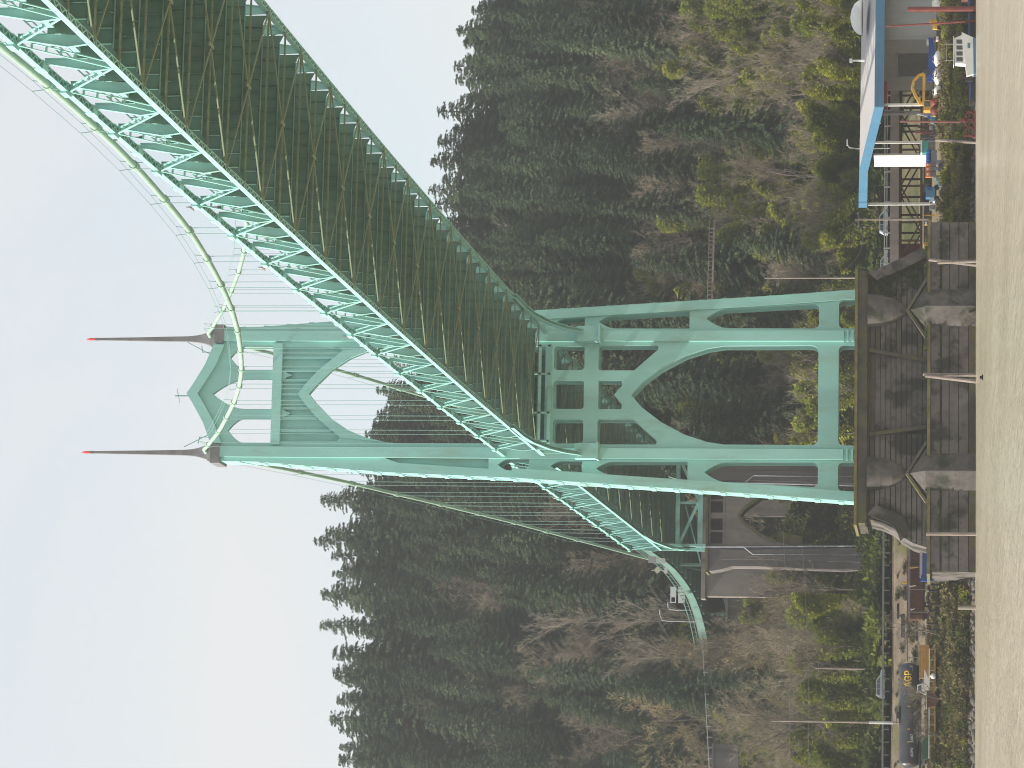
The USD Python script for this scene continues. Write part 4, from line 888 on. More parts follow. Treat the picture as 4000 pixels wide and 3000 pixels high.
w1 = MB().bar(z3(K, 9.5), z3(Wend, 9.5), 0.25, 9.4).put(SH, 'side_wall', WALLM)
d0, d1 = K + e2 * 4.2 - e1 * 0.14, K + e2 * 11.0 - e1 * 0.14
MB().bar(z3(d0, 8.2), z3(d1, 8.2), 0.06, 5.6).put(w1, 'roller_door', DOORM)
MB().bar(z3(d0 - e2 * .15, 11.1), z3(d1 + e2 * .15, 11.1), 0.3, 0.25).put(w1, 'door_lintel', WALLM)
for k in range(8): MB().bar(z3(K + e2 * (0.5 + 2.05 * k) - e1 * 0.13, 11.25), z3(K + e2 * (0.5 + 2.05 * k) - e1 * 0.13, 14.1), 0.05, 0.05).put(w1, 'cladding_seam', WALLM)
w2 = MB().bar(z3(K, 9.3), z3(K + e1 * 22, 9.3), 0.25, 8.6).put(SH, 'front_wall', WALLM)
for k in range(11): MB().bar(z3(K + e1 * (0.3 + 2 * k) - e2 * 0.13, 5.2), z3(K + e1 * (0.3 + 2 * k) - e2 * 0.13, 13.5), 0.06, 0.06).put(w2, 'cladding_seam', WALLM)
MB().bar(z3(K, 5.2), z3(K, 13.6), 0.5, 0.5).put(SH, 'corner_post', WALLM)
for (x, y, zt, w) in ((44.1, 14.0, 12.9, 0.34), (40.6, 22.6, 14.2, 0.30), (35.6, 42.2, 15.9, 0.36), (47.5, 34, 14.8, 0.25)):
    MB().box((x, y, (zt + 5.3) / 2), (w, w, zt - 5.3)).put(SH, 'post', WHITE)
W0 = A + e2 * 15.6 + e1 * 0.5; W1_ = A + e2 * 19.2 + e1 * 0.5
for k in range(3): MB().bar(z3(W0, 7.1 + k * 2.95), z3(W1_, 7.1 + k * 2.95), 0.3, 2.93).put(SH, 'white_wall_panel', WHITE)
MB().bar(z3(W0, 5.5), z3(W1_, 5.5), 0.34, 0.26).put(SH, 'panel_base', ROOFM)
MB().box((49.4, 30, 12.9), (4.2, 0.45, 0.55)).put(SH, 'hoist_beam', REDPAINT)
MB().box((46.2, 27, 11.0), (0.2, 0.2, 6.5)).put(SH, 'dark_post', STEEL)
m = MB().box((42.2, 17.0, 13.6), (0.25, 0.3, 0.7)); m.put(SH, 'flood_lamp', WHITE)
MB().tube([(41.2, 20.5, 14.0), (41.0, 20.3, 14.0), (41.0, 20.3, 13.3)], 0.07, 6).put(SH, 'wall_lamp', BLACK)
for k, (x, y) in enumerate([(53.2, 24)]): MB().tube([(x, y, 15.8), (x, y, 17.6)], 0.14, 8).tube([(x, y, 17.6), (x, y, 18.0)], 0.32, 10).put(SH, 'roof_vent', WHITE)
t = thing('white_dome', 'white rounded cover on the shed roof at the right edge of the picture', 'cover', (60.5, 27, 16.3))
MB().lathe([(2.6, 0), (2.5, 0.5), (2.0, 1.1), (1.2, 1.5), (0.1, 1.7)], n=24).put(t, 'shell', WHITE, smooth=40); MB().lathe([(2.75, -0.1), (2.75, 0.05)], n=24).put(t, 'rim', ROOFM)

# ------------------------------------------------------------------ yard clutter, each thing on its own
for k, (x, w, l) in enumerate([(50.2, 2.2, 'plump white bulk bag, rightmost of the three in the yard'), (47.7, 2.5, 'widest white bulk bag, middle one of the three in the yard'), (45.4, 1.8, 'greyish white bulk bag beside the red buoys, leftmost of the three')]):
    t = thing('bulk_bag', l, 'bag', (x, 12.0, 4.55))
    b = trimesh.creation.box((w, 1.4, 1.05)).subdivide().subdivide().subdivide(); v = np.array(b.vertices); r = np.linalg.norm(v / [w / 2, .7, .52], axis=1, keepdims=True); v = v * (1.12 / np.maximum(r, 1)) + (meshkit.noise(v * 3 + k * 7)[:, None] - .5) * 0.12
    MB().add(v + [0, 0, .55], b.faces).put(t, 'sack', BAGWHITE, smooth=50); MB().bar((-w * .3, 0, 1.0), (-w * .1, 0, 1.35), 0.08).bar((w * .3, 0, 1.0), (w * .1, 0, 1.35), 0.08).put(t, 'loop', BAGWHITE)
for k, (x, l) in enumerate([(43.9, 'red round buoy next to the white bags, right one of two'), (42.6, 'red round buoy beside the shed post, left one of two')]):
    t = thing('red_buoy', l, 'buoy', (x, 11.8, 5.55))
    a = np.linspace(-PI / 2, PI / 2, 9); MB().lathe([(max(0.02, 0.68 * math.cos(i)), 0.66 * math.sin(i)) for i in a], n=16).put(t, 'shell', REDST, smooth=60); MB().bar((0, -0.62, -.3), (0, -0.62, .35), 0.12).put(t, 'strap', REDPAINT)
t = thing('covered_boat', 'long boat under a bright blue cover in front of the roller door', 'boat', (50.6, 14.0, 5.5))
MB().prism(Polygon([(-3.0, 0.3), (-2.9, 1.15), (-1.5, 1.05), (1.5, 0.9), (3.1, 1.0), (3.0, 0.35), (1, 0.15), (-1.5, 0.05)]), -0.9, 0.9).put(t, 'cover', NAVY)
MB().box((2.4, -0.3, 0.95), (0.8, 1.0, 0.6)).put(t, 'white_cuddy', WHITE); MB().box((0, 0, 0.0), (4.5, 1.2, 0.25)).put(t, 'trailer', STEEL)
t = thing('excavator', 'yellow excavator with its curved arm raised before the shed wall', 'excavator', (45.2, 13.5, 4.9))
pts = [(3.3, 0, 2.0), (3.0, 0, 2.9), (2.2, 0, 3.65), (1.2, 0, 3.85), (0.1, 0, 3.4), (-1.2, 0, 2.6)]
m = MB(); [m.bar(p, q_, 0.4, 0.5, up=(0, 1, 0)) for p, q_ in zip(pts[:-1], pts[1:])]; m.put(t, 'boom', YELLOW)
MB().bar((3.35, 0, 2.2), (-1.4, 0, 2.25), 0.35, 0.4).put(t, 'stick', YELLOW)
MB().prism(Polygon([(3.1, 1.3), (3.8, 1.5), (3.7, 2.3), (3.2, 2.2)]), -0.5, 0.5).put(t, 'bucket', TANK)
cbx = MB().box((-1.5, 0, 1.5), (1.5, 1.5, 1.5)).put(t, 'cab', YELLOW); MB().box((-1.3, -0.77, 1.75), (0.8, 0.04, 0.8)).put(cbx, 'window', GLASSY)
MB().box((-1.6, 0, 0.65), (2.6, 1.8, 0.5)).put(t, 'platform', YELLOW)
for y in (-0.8, 0.8): MB().prism(Polygon([(-3.0, 0.1), (-3.1, 0.3), (-2.9, 0.5), (-0.3, 0.5), (-0.1, 0.3), (-0.3, 0.1)]), y - 0.2, y + 0.2).put(t, 'track', BLACK)
MB().tube([(-0.6, 0.2, 2.0), (0.9, 0.2, 3.5)], 0.08, 6).put(t, 'ram', STEEL)
t = thing('teal_skip', 'teal container with a white rim behind the leaning pile', 'container', (37.4, 12.0, 6.45))
MB().prism(Polygon([(-0.85, 0.05), (-0.95, 0.85), (0.9, 0.9), (0.75, 0)]), -0.7, 0.7).put(t, 'body', TEAL); MB().box((0, 0, 0.98), (1.8, 1.5, 0.22)).put(t, 'rim', WHITE); MB().box((0, 0, -0.5), (1.4, 1.2, 1.0)).put(t, 'stand', WOOD)
t = thing('blue_drum', 'long blue drum lying beside the orange crates', 'drum', (35.9, 11.5, 6.4))
MB().tube([(-1.05, 0, 0), (1.05, 0, 0)], 0.38, 14).put(t, 'shell', NAVY)
for x in (-0.6, 0.6): MB().tube([(x - .05, 0, 0), (x + .05, 0, 0)], 0.41, 14).put(t, 'hoop', BLUE)
MB().box((0, 0, -0.75), (1.9, 0.6, 0.8)).put(t, 'cradle', STEEL)
for k, (x, w, l) in enumerate([(34.75, 0.55, 'orange crate, rightmost of three next to the blue drum'), (34.1, 0.6, 'orange crate, middle one of three next to the blue drum'), (33.35, 0.75, 'orange crate, leftmost of three next to the blue drum')]):
    t = thing('orange_crate', l, 'crate', (x, 11.5, 6.15)); MB().box((0, 0, 0.35), (w, 0.7, 0.68)).put(t, 'body', ORANGE); MB().box((0, -0.37, 0.4), (w * .4, 0.04, 0.24)).put(t, 'tag', WHITE); MB().box((0, 0, -0.4), (w, 0.6, 0.8)).put(t, 'pallet', WOOD)
t = thing('work_truck', 'blue work truck with a boxy cab beside the pier end of the yard', 'truck', (31.0, 11.5, 4.9))
cb = MB().box((-0.3, 0, 1.25), (1.5, 1.5, 1.3)).put(t, 'box', BLUE); MB().box((0.2, -0.78, 1.4), (0.5, 0.04, 0.6)).put(cb, 'panel', NAVY)
MB().box((-1.3, 0, 0.95), (0.6, 1.4, 0.9)).put(t, 'cab', CARBLUE); MB().box((-1.62, 0, 1.15), (0.06, 1.1, 0.4)).put(t, 'windscreen', GLASSY)
for x in (-1.2, 0.4): MB().tube([(x, -0.8, 0.35), (x, -0.55, 0.35)], 0.38, 14).put(t, 'wheel', BLACK)
MB().box((-0.5, 0, 0.5), (2.4, 1.2, 0.22)).put(t, 'chassis', TANK)
t = thing('pipe_stand', 'yellow pipe frame at the right end of the pier ledge', 'frame', (26.4, 9.5, 5.0))
MB().bar((-0.7, 0, 0), (-0.7, 0, 2.1), 0.12).bar((0.7, 0, 0), (0.7, 0, 2.1), 0.12).bar((-0.76, 0, 2.1), (0.76, 0, 2.1), 0.16).put(t, 'pipes', YELLOW); MB().box((-0.45, 0, 1.75), (0.45, 0.3, 0.3)).put(t, 'float', WHITE)
t = thing('yellow_hood', 'small yellow machine hood peeping over the pier flank', 'machine', (23.2, 11.5, 5.4)); MB().prism(Polygon([(-0.7, 0), (-0.65, 1.5), (0.1, 1.75), (0.6, 1.3), (0.65, 0)]), -0.5, 0.5).put(t, 'hood', YELLOW); MB().box((0, 0, 0.2), (1.5, 0.9, 0.4)).put(t, 'base', TANK)
yard = [('stacked_pipes', 'bundle of dark red steel pipes standing behind the rusty mast', 'pipes', 41.5, 20, 5.6, [(0, 0, 1.4, .5, .5, 2.8, RUST), (.8, 0, 1.2, .4, .4, 2.4, RUST), (-.7, 0, 1.0, .5, .4, 2.0, TANK)]),
        ('engine_block', 'dark grey engine block beneath the teal container', 'engine', 39.6, 11.5, 4.7, [(0, 0, .6, 1.4, 1.0, 1.2, TANK), (.5, -.2, 1.4, .5, .5, .5, STEEL), (-.5, 0, 1.35, .35, .6, .4, RUST)]),
        ('blue_winch', 'blue winch drum and dark frame left of the red buoys', 'winch', 41.3, 12.0, 4.9, [(0, 0, .9, .9, .8, .8, BLUE), (0, 0, .3, 1.4, .9, .5, TANK), (.5, 0, 1.5, .3, .3, .4, NAVY)]),
        ('scrap_pile', 'heap of dark blue and black machine parts below the orange crates', 'scrap', 33.9, 9.6, 4.3, [(0, 0, .4, 1.2, .8, .7, NAVY), (-.9, 0, .3, .8, .7, .6, TANK), (.8, .1, .5, .6, .5, 1.0, STEEL), (-.2, -.3, .9, .5, .3, .3, BLUE)]),
        ('blue_pump', 'pair of bright blue pump housings left of the scrap pile', 'pump', 32.4, 9.8, 4.4, [(0, 0, .5, .9, .7, .9, BLUE), (-.8, 0, .35, .6, .6, .6, BLUE), (.2, -.3, 1.0, .3, .3, .25, STEEL)]),
        ('dark_trailer', 'black trailer chassis between the blue truck and the yellow frame', 'trailer', 28.6, 10.0, 4.6, [(0, 0, .7, 1.8, .9, .25, TANK), (.6, -.5, .35, .5, .2, .5, BLACK), (-.5, -.5, .35, .5, .2, .5, BLACK), (-.3, 0, 1.3, .7, .6, .8, STEEL)]),
        ('yellow_loader', 'small yellow and orange loader at the right edge of the yard', 'loader', 55.3, 12.5, 4.6, [(0, 0, .8, 1.4, 1.0, 1.0, YELLOW), (.5, -.1, 1.5, .5, .8, .6, OCHRE), (-.5, -.5, .35, .6, .2, .6, BLACK), (.6, -.5, .35, .6, .2, .6, BLACK)]),
        ('white_pallets', 'glossy wrapped white stack at the right edge of the yard', 'pallet stack', 58.4, 12.0, 4.5, [(0, 0, .6, 1.6, 1.0, 1.1, BAGWHITE), (.9, .2, .4, .8, .8, .7, WHITE), (-.2, 0, 1.3, 1.0, .8, .3, WHITE)]),
        ('red_white_drums', 'red and white striped drum between the bags and the yellow loader', 'drum', 53.0, 11.5, 4.5, [(0, 0, .3, .6, .6, .5, REDST), (0, 0, .75, .62, .62, .38, WHITE), (0, 0, 1.1, .6, .6, .3, REDST)]),
        ('grey_tank', 'pale grey steel tank under the shed roof behind the excavator', 'tank', 44.6, 19, 5.4, [(0, 0, 1.0, 2.2, 1.2, 1.6, STEEL), (0, -.62, 1.2, 1.6, .06, .8, ROOFM), (-.8, 0, 2.0, .3, .3, .5, GALV)])]
for nm, lab, cat, x, y, z, bxs in yard:
    t = thing(nm, lab, cat, (x, y, z))
    for k, (a, b, c, sx, sy, sz, mm) in enumerate(bxs):
        g = trimesh.creation.box((sx, sy, sz)); g = g.subdivide().subdivide(); v = np.array(g.vertices); q_ = np.abs(v) / (np.array([sx, sy, sz]) / 2)
        ed = (q_ > 0.97).sum(1, keepdims=True); v = v * np.where(ed >= 3, 0.93, np.where(ed == 2, 0.965, 1.0))
        MB().add(v + [a, b, c], g.faces).put(t, ['body', 'fitting', 'bracket', 'cap'][min(k, 3)], mm)

# ------------------------------------------------------------------ waterside on the right
t = thing('work_barge', 'low black and navy barge moored along the right bank', 'barge', (49.5, -4.5, 0))
MB().prism(Polygon([(-9.8, 0.75), (-9.2, -0.8), (14, -0.8), (14, 1.0), (0, 1.02), (-9.6, 0.85)]), -1.8, 1.8).put(t, 'hull', DARKHULL)
MB().bar((-9.7, -1.86, 0.78), (14, -1.86, 0.98), 0.08, 0.22).put(t, 'rubbing_strake', NAVY)
MB().box((8.5, 0, 1.5), (7.5, 2.4, 0.9)).put(t, 'deck_house', RUST)
for k in range(5): MB().tube([(5.2 + 1.7 * k, -1.9, 0.1), (5.2 + 1.7 * k, -1.9, 0.6)], 0.3, 10).put(t, 'tyre_fender', BLACK)
t = thing('cabin_boat', 'small white cabin boat with tall windows moored against the barge', 'boat', (45.9, -7.0, 0))
MB().prism(Polygon([(-3.2, 1.25), (-2.9, 0.15), (2.0, 0.1), (2.9, 1.9), (0.5, 1.75), (-1.2, 1.4)]), -1.0, 1.0).put(t, 'hull', WHITE)
MB().prism(Polygon([(-2.95, 0.3), (-2.9, 0.02), (2.0, 0.0), (2.25, 0.4)]), -1.02, 1.02).put(t, 'blue_band', BLUE)
cb = MB().prism(Polygon([(-1.5, 1.4), (-1.35, 2.85), (2.1, 3.0), (2.6, 1.7)]), -0.8, 0.8).put(t, 'cabin', WHITE)
for k in range(4): MB().prism(Polygon([(-1.15 + .82 * k, 1.75), (-1.12 + .82 * k, 2.6), (-.55 + .82 * k, 2.62), (-.55 + .82 * k, 1.78)]), -0.83, -0.805).put(cb, 'window', GLASSY)
MB().box((0.4, 0, 2.98), (4.0, 1.8, 0.1)).put(t, 'roof', WHITE)
MB().bar((-0.8, 0, 3.0), (-0.8, 0, 4.0), 0.06).bar((1.5, 0, 3.0), (1.5, 0, 4.3), 0.06).bar((-0.8, 0, 3.9), (1.5, 0, 3.95), 0.05).put(t, 'mast_frame', GALV)
MB().box((-3.4, 0, 0.95), (0.6, 0.5, 1.0)).put(t, 'outboard_motor', BLACK)
MB().box((1.0, -1.02, 0.95), (0.7, 0.03, 0.35)).put(t, 'name_plate', BLUE)
t = thing('steel_float', 'bright orange red steel float frame in the water right of the pier', 'float', (36.1, -7.0, 0))
MB().box((0, 0, 0.15), (3.6, 1.4, 0.45)).put(t, 'pontoon', REDST)
for x in (-1.6, -0.5, 0.6, 1.6): MB().box((x, -0.6, 0.85), (0.2, 0.2, 1.2)).put(t, 'upright', REDST)
MB().bar((-1.8, -0.6, 1.35), (1.8, -0.6, 1.35), 0.2).bar((-1.8, -0.6, 0.9), (1.8, -0.6, 0.9), 0.14).put(t, 'rail', REDST)
MB().box((0.6, -0.5, 1.75), (0.3, 0.3, 0.9)).box((-1.6, -0.6, 1.4), (0.2, 0.22, 0.5)).put(t, 'bollard', REDST)
pile((37.3, -4.5, 10.2), (36.6, -6.5, -1), 0.16, 'tall thin rusty pile behind the orange float', RUST, cap_=False)
pile((34.6, -4.8, 6.4), (34.1, -6.0, -2), 0.27, 'black pile standing left of the orange float', DARKHULL)
pile((34.4, -5.6, 5.4), (33.5, -7.2, -2), 0.2, 'pale leaning pile propped against the black pile', WOOD)
pile((52.4, -6.8, 9.2), (52.3, -6.8, -2), 0.37, 'thick dark red pile at the right edge before the shed', REDST, cap_=False)
pile((50.1, -6.6, 12.3), (50.7, -6.9, -2), 0.13, 'slim orange brown pole beside the cabin boat', REDST, cap_=False)

# a dark bird skimming the river
t = thing('bird', 'small dark bird flying low over the river before the pier', 'bird', (-20.3, -150, 0.75))
body_ = trimesh.creation.icosphere(subdivisions=2); v = np.array(body_.vertices) * [0.28, 0.09, 0.08]; v[:, 2] += 0.03 * np.cos(v[:, 0] * 5)
MB().add(v, body_.faces).put(t, 'body', BIRDM, smooth=60)
for s_ in (-1, 1): MB().add([(0.12, s_ * 0.05, 0.04), (-0.12, s_ * 0.05, 0.03), (-0.1, s_ * 0.3, 0.22), (0.08, s_ * 0.3, 0.24), (-0.22, s_ * 0.62, 0.16), (0.12, s_ * .05, 0.06), (-.12, s_ * .05, .05), (-.1, s_ * .3, .24), (.08, s_ * .3, .26), (-.22, s_ * .62, .18)], [(0, 1, 2), (0, 2, 3), (3, 2, 4), (5, 7, 6), (5, 8, 7), (8, 9, 7)]).put(t, 'wing', BIRDM)

# ------------------------------------------------------------------ vegetation
def tris(centers, dirs, length, width, rg, droop=0.0):
    """leaf or needle sprays: one kite of two triangles each"""
    n = len(centers); d = dirs + np.array([0, 0, -1.0]) * droop; d /= np.linalg.norm(d, axis=1)[:, None]
    sd = np.cross(d, rg.normal(size=(n, 3))); sd /= np.linalg.norm(sd, axis=1)[:, None]
    L, W = length[:, None], width[:, None]
    a, b, c, e = centers, centers + d * L * 0.45 + sd * W / 2, centers + d * L * 0.45 - sd * W / 2, centers + d * L
    V = np.stack([a, b, c, e], 1).reshape(-1, 3); i = np.arange(n)[:, None] * 4
    return V, np.concatenate([i + [0, 1, 3], i + [0, 3, 2]])

def fir(seed, H=40.0, R=5.2, base=0.10, nw=62, sparse=1.0, irregular=0.25):
    rg = np.random.default_rng(seed); C, D, L, W = [], [], [], []
    tk = MB(); lean = rg.normal(size=2) * 0.012
    axis = lambda z: np.array([lean[0] * z, lean[1] * z, z])
    tk.tube([axis(z) for z in np.linspace(0, H, 9)], np.linspace(0.42, 0.03, 9), 7)
    side = rg.uniform(0.75, 1.25, 8)
    for i in range(nw):
        t = (i + rg.uniform(-.3, .3)) / nw; t = min(max(t, 0), 0.995); z = H * (base + (1 - base) * t)
        r = R * ((1 - t) ** 0.66) * (0.6 + 0.4 * min(1, t * 5 + .35)) * rg.uniform(1 - irregular, 1 + irregular) + 0.25
        nb = max(4, int((8 if t < .8 else 7) * sparse)); a0 = rg.uniform(0, 2 * PI)
        for k in range(nb):
            if rg.random() < 0.12: continue
            a = a0 + 2 * PI * k / nb + rg.uniform(-.3, .3); rr = r * rg.uniform(.65, 1.15) * side[int(a / (2 * PI) * 8) % 8]
            u = np.array([math.cos(a), math.sin(a), 0]); n = max(3, int(rr * 3.4)); s = np.linspace(0.12, 1, n)
            rise = 0.35 * t; p = axis(z) + u * (s * rr)[:, None]; p[:, 2] += rise * s * rr - rg.uniform(.22, .5) * rr * s ** 1.8 + rg.uniform(-.55, .55) * (0.4 + .6 * (1 - t))
            for w_ in range(5):
                C.append(p + rg.normal(size=(n, 3)) * [0.12, 0.12, 0.1]); lat = np.cross(u, [0, 0, 1.0]) * rg.uniform(-1.0, 1.0, n)[:, None]
                D.append(u * rg.uniform(.4, 1, n)[:, None] + lat); L.append(rg.uniform(.7, 1.3, n) * (0.55 + 0.45 * (1 - t)) ); W.append(rg.uniform(.24, .48, n) * (0.6 + 0.4 * (1 - t)))
    V, F_ = tris(np.vstack(C), np.vstack(D), np.concatenate(L), np.concatenate(W), rg, 0.55)
    return tk, MB().add(V, F_)

def ribbons(P, Q, w, rg):
    d = Q - P; sd = np.cross(d, rg.normal(size=d.shape)); sd /= np.maximum(np.linalg.norm(sd, axis=1)[:, None], 1e-9); sd *= w[:, None] / 2
    V = np.stack([P - sd, P + sd, Q + sd * .5, Q - sd * .5], 1).reshape(-1, 3); i = np.arange(len(P))[:, None] * 4
    return V, np.concatenate([i + [0, 1, 2], i + [0, 2, 3]])

def bare(seed, H=22.0, spread=0.42, nl=9, fine=1.0, start=0.28, twig=0.055):
    """leafless broad-leaved tree: trunk, rising limbs, then thousands of fine twigs"""
    rg = np.random.default_rng(seed); tk = MB(); P, Q, W = [], [], []; limbs = []
    def grow(p, d, L, r, lev):
        n = 4; pts = [p]
        for _ in range(n):
            d = d + rg.normal(size=3) * 0.11 + np.array([0, 0, 0.07]); d = d / np.linalg.norm(d); pts.append(pts[-1] + d * L / n)
        rr = np.linspace(r, r * .45, n + 1)
        if lev <= 2: tk.tube(pts, rr, 5 if lev else 7, caps=False)
        else:
            for a, b, w_ in zip(pts[:-1], pts[1:], rr): P.append(a); Q.append(b); W.append(max(w_ * 2, twig))
        limbs.append(np.array(pts))
        if lev >= 4: return
        m = [nl, 6, 5, int(5 * fine)][lev]
        for k in range(m):
            t = rg.uniform(start if lev == 0 else 0.25, 1.0); q_ = pts[min(int(t * n), n - 1)] + (pts[min(int(t * n) + 1, n)] - pts[min(int(t * n), n - 1)]) * (t * n - int(t * n) if t < 1 else 1)
            a = rg.uniform(0, 2 * PI); u = np.array([math.cos(a), math.sin(a), 0])
            sp = spread * rg.uniform(.7, 1.4) * (1 if lev == 0 else 1.35)
            nd = d * (1 - .25 * sp) + u * sp; nd = nd / np.linalg.norm(nd)
            grow(q_, nd, L * rg.uniform(.38, .58) * (1.15 - .45 * t if lev == 0 else 1), r * (1 - .55 * t) * .55, lev + 1)
    grow(np.zeros(3), np.array([0, 0, 1.0]), H * .82, H * .011, 0)
    V, F_ = ribbons(np.array(P), np.array(Q), np.array(W), rg)
    return tk, MB().add(V, F_), limbs

def clumps(rg, C, n, rad, l0=.35, l1=.8, w0=.3, w1=.6):
    k = rg.integers(0, len(C), n); off = rg.normal(size=(n, 3)); off /= np.linalg.norm(off, axis=1)[:, None]
    return tris(C[k] + off * (rad * rg.uniform(.35, 1, n) ** .6)[:, None], off + rg.normal(size=(n, 3)) * .6, rg.uniform(l0, l1, n), rg.uniform(w0, w1, n), rg, .35)

def ivy_tree(seed, H=18.0, thick=1.0, cover=0.75):
    """a leafless tree whose trunk and limbs are wrapped in ivy"""
    rg = np.random.default_rng(seed); tk, tw, limbs = bare(seed + 50, H, 0.30, 5, .25, .3)
    C = []
    for i, l in enumerate(limbs[:20]):
        nseg = 22 if i == 0 else 9
        t = np.linspace(0, cover if i == 0 else rg.uniform(.4, .9), nseg) * (len(l) - 1)
        for q_ in t: j = min(int(q_), len(l) - 2); C.append(l[j] + (l[j + 1] - l[j]) * (q_ - j))
    V, F_ = clumps(rg, np.array(C), 6200, 1.2 * thick, .3, .75, .28, .6)
    return tk, tw, MB().add(V, F_)

def shrub(seed, n=900, R=1.0, l=(.2, .5)):
    rg = np.random.default_rng(seed); k = 9
    C = rg.normal(size=(k, 3)) * [.55 * R, .55 * R, .28 * R] + [0, 0, .62 * R]
    V, F_ = clumps(rg, C, n, .5 * R, l[0], l[1], .12, .28)
    return MB().add(V, F_)

NF, NP, NB, NI = 7, 2, 6, 5
for i in range(NF):
    k = prototype(f'fir_{i}'); tk, cr = fir(100 + i, R=[6.4, 7.0, 5.6, 7.4, 6.2, 6.8, 5.4][i], irregular=[.2, .3, .25, .35, .3, .4, .35][i], sparse=[1, 1, .85, 1, .9, .8, .75][i])
    tk.put(k, 'trunk', BARK_DARK); cr.put(k, 'crown', FIR)
for i in range(NP):
    k = prototype(f'pale_fir_{i}'); tk, cr = fir(130 + i, R=5.2, irregular=.3); tk.put(k, 'trunk', BARK_DARK); cr.put(k, 'crown', FIR_PALE)
for i in range(NB):
    k = prototype(f'bare_{i}'); tk, tw, _ = bare(200 + i, spread=[.34, .42, .5, .38, .46, .3][i], nl=[9, 9, 8, 10, 9, 11][i]); tk.put(k, 'trunk', BARK); tw.put(k, 'crown', TWIG)
k = prototype('bare_pale'); tk, tw, _ = bare(231, spread=.26, nl=12, start=.12); tk.put(k, 'trunk', TWIG_PALE); tw.put(k, 'crown', TWIG_PALE)
k = prototype('bare_gold'); tk, tw, _ = bare(232, spread=.42, nl=9, twig=.09); tk.put(k, 'trunk', BARK); tw.put(k, 'crown', TWIG_GOLD)
for i in range(NI):
    k = prototype(f'ivy_{i}'); tk, tw, cr = ivy_tree(300 + i, thick=[1, .8, 1.3, .9, 1.1][i], cover=[.75, .85, .65, .9, .7][i]); tk.put(k, 'trunk', BARK); tw.put(k, 'twigs', TWIG); cr.put(k, 'crown', IVY)
for i in range(2):
    k = prototype(f'mossy_{i}'); tk, tw, cr = ivy_tree(320 + i, thick=.75, cover=.85); tk.put(k, 'trunk', BARK); tw.put(k, 'twigs', TWIG); cr.put(k, 'crown', MOSSY)

SIN, COS = math.sin(YAW), math.cos(YAW)
def lateral(x, y):   # metres right of the viewing axis, metres ahead
    dx, dy = x - EYE[0], y - EYE[1]; return dx * COS - dy * SIN, dx * SIN + dy * COS
def spot(frac, y):   # frac -1..1 across the view at world y
    # solve for x with lateral = frac * 0.1212 * ahead
    a = frac * 0.1212; dy = y - EYE[1]
    return EYE[0] + dy * (SIN + a * COS) / (COS - a * SIN)
def before_pier(x, y):   # the line of sight to the tall approach pier and the arch stays clear of trees
    p = EYE[0] + (x - EYE[0]) * 559.0 / (y + 430.0); return -17.5 < p < 9 and y < 131
rgT = np.random.default_rng(11)
counts = {}
def zone(fr, t):
    a = ('at the far left edge' if fr < -.8 else 'above the tank car' if fr < -.55 else 'left of the curved approach' if fr < -.36 else 'behind the far side span' if fr < -.16 else 'behind the tower' if fr < .2 else 'just right of the tower' if fr < .42 else 'left of the blue shed roof' if fr < .66 else 'above the blue shed' if fr < .86 else 'at the far right edge')
    return ('low on the slope ' if t < .3 else 'midway up the slope ' if t < .62 else 'high on the slope ') + a
def plant(name, keys, label, cat, x, y, h, h0, group, wide=1.0, sink=0.4):
    s = h / h0; w = s ** 0.6 * wide * rgT.uniform(.92, 1.1)
    z = float(ground(x, y)) - sink
    copy(name, keys[rgT.integers(len(keys))], label, cat, (x, y, z), rgT.uniform(0, 2 * PI), (w, w, s), group)
    counts[name] = counts.get(name, 0) + 1
FIRK = [f'fir_{i}' for i in range(NF)]; BAREK = [f'bare_{i}' for i in range(NB)]; IVYK = [f'ivy_{i}' for i in range(NI)]
# trees whose tips make the skyline: (picture x of the tip / 4000 from the top of the world, picture y / 3000 from the right), turned into a place on the ridge
tips = [(1249, 2320), (1244, 2467), (1294, 2591), (1296, 2637), (1303, 2679), (1312, 2768), (1283, 2831), (1323, 2883), (1323, 2937), (1316, 2990), (1249, 1957), (1268, 2085), (1224, 2117), (1289, 2187), (1335, 1826), (1335, 2230), (1290, 2260),
        (1466, 1527), (1448, 1667), (1502, 1613), (1440, 1700), (1530, 1560), (1400, 1735), (1836, 27), (1773, 86), (1764, 257), (1770, 307), (1700, 413), (1760, 474), (1701, 551), (1669, 623), (1719, 700), (1664, 741), (1800, 130), (1810, 200), (1790, 360), (1690, 800), (1720, 860), (1620, 930), (1600, 1010), (1570, 1100), (1560, 1200), (1545, 1300), (1520, 1400)]
tips.sort(key=lambda p: -p[1])
for tip_n, (xi, yi) in enumerate(tips):
    y = 322 + rgT.uniform(-14, 14)
    u_, v_ = 1500 - yi, xi - 2000
    x = spot(u_ / 1500, y); lx, ly = lateral(x, y)
    el = PITCH + math.atan(-v_ / FPX); ztip = EYE[2] + ly * math.tan(el) / math.cos(0)
    h = ztip - float(ground(x, y)) + 0.4
    h = min(max(h, 24), 52)
    plant('fir_tree', FIRK, 'dark pointed fir against the sky, ' + zone(u_ / 1500, 1.0), 'fir tree', x, y, h, 40, 'skyline firs ' + zone(u_ / 1500, 1.0), wide=rgT.uniform(1.0, 1.3))
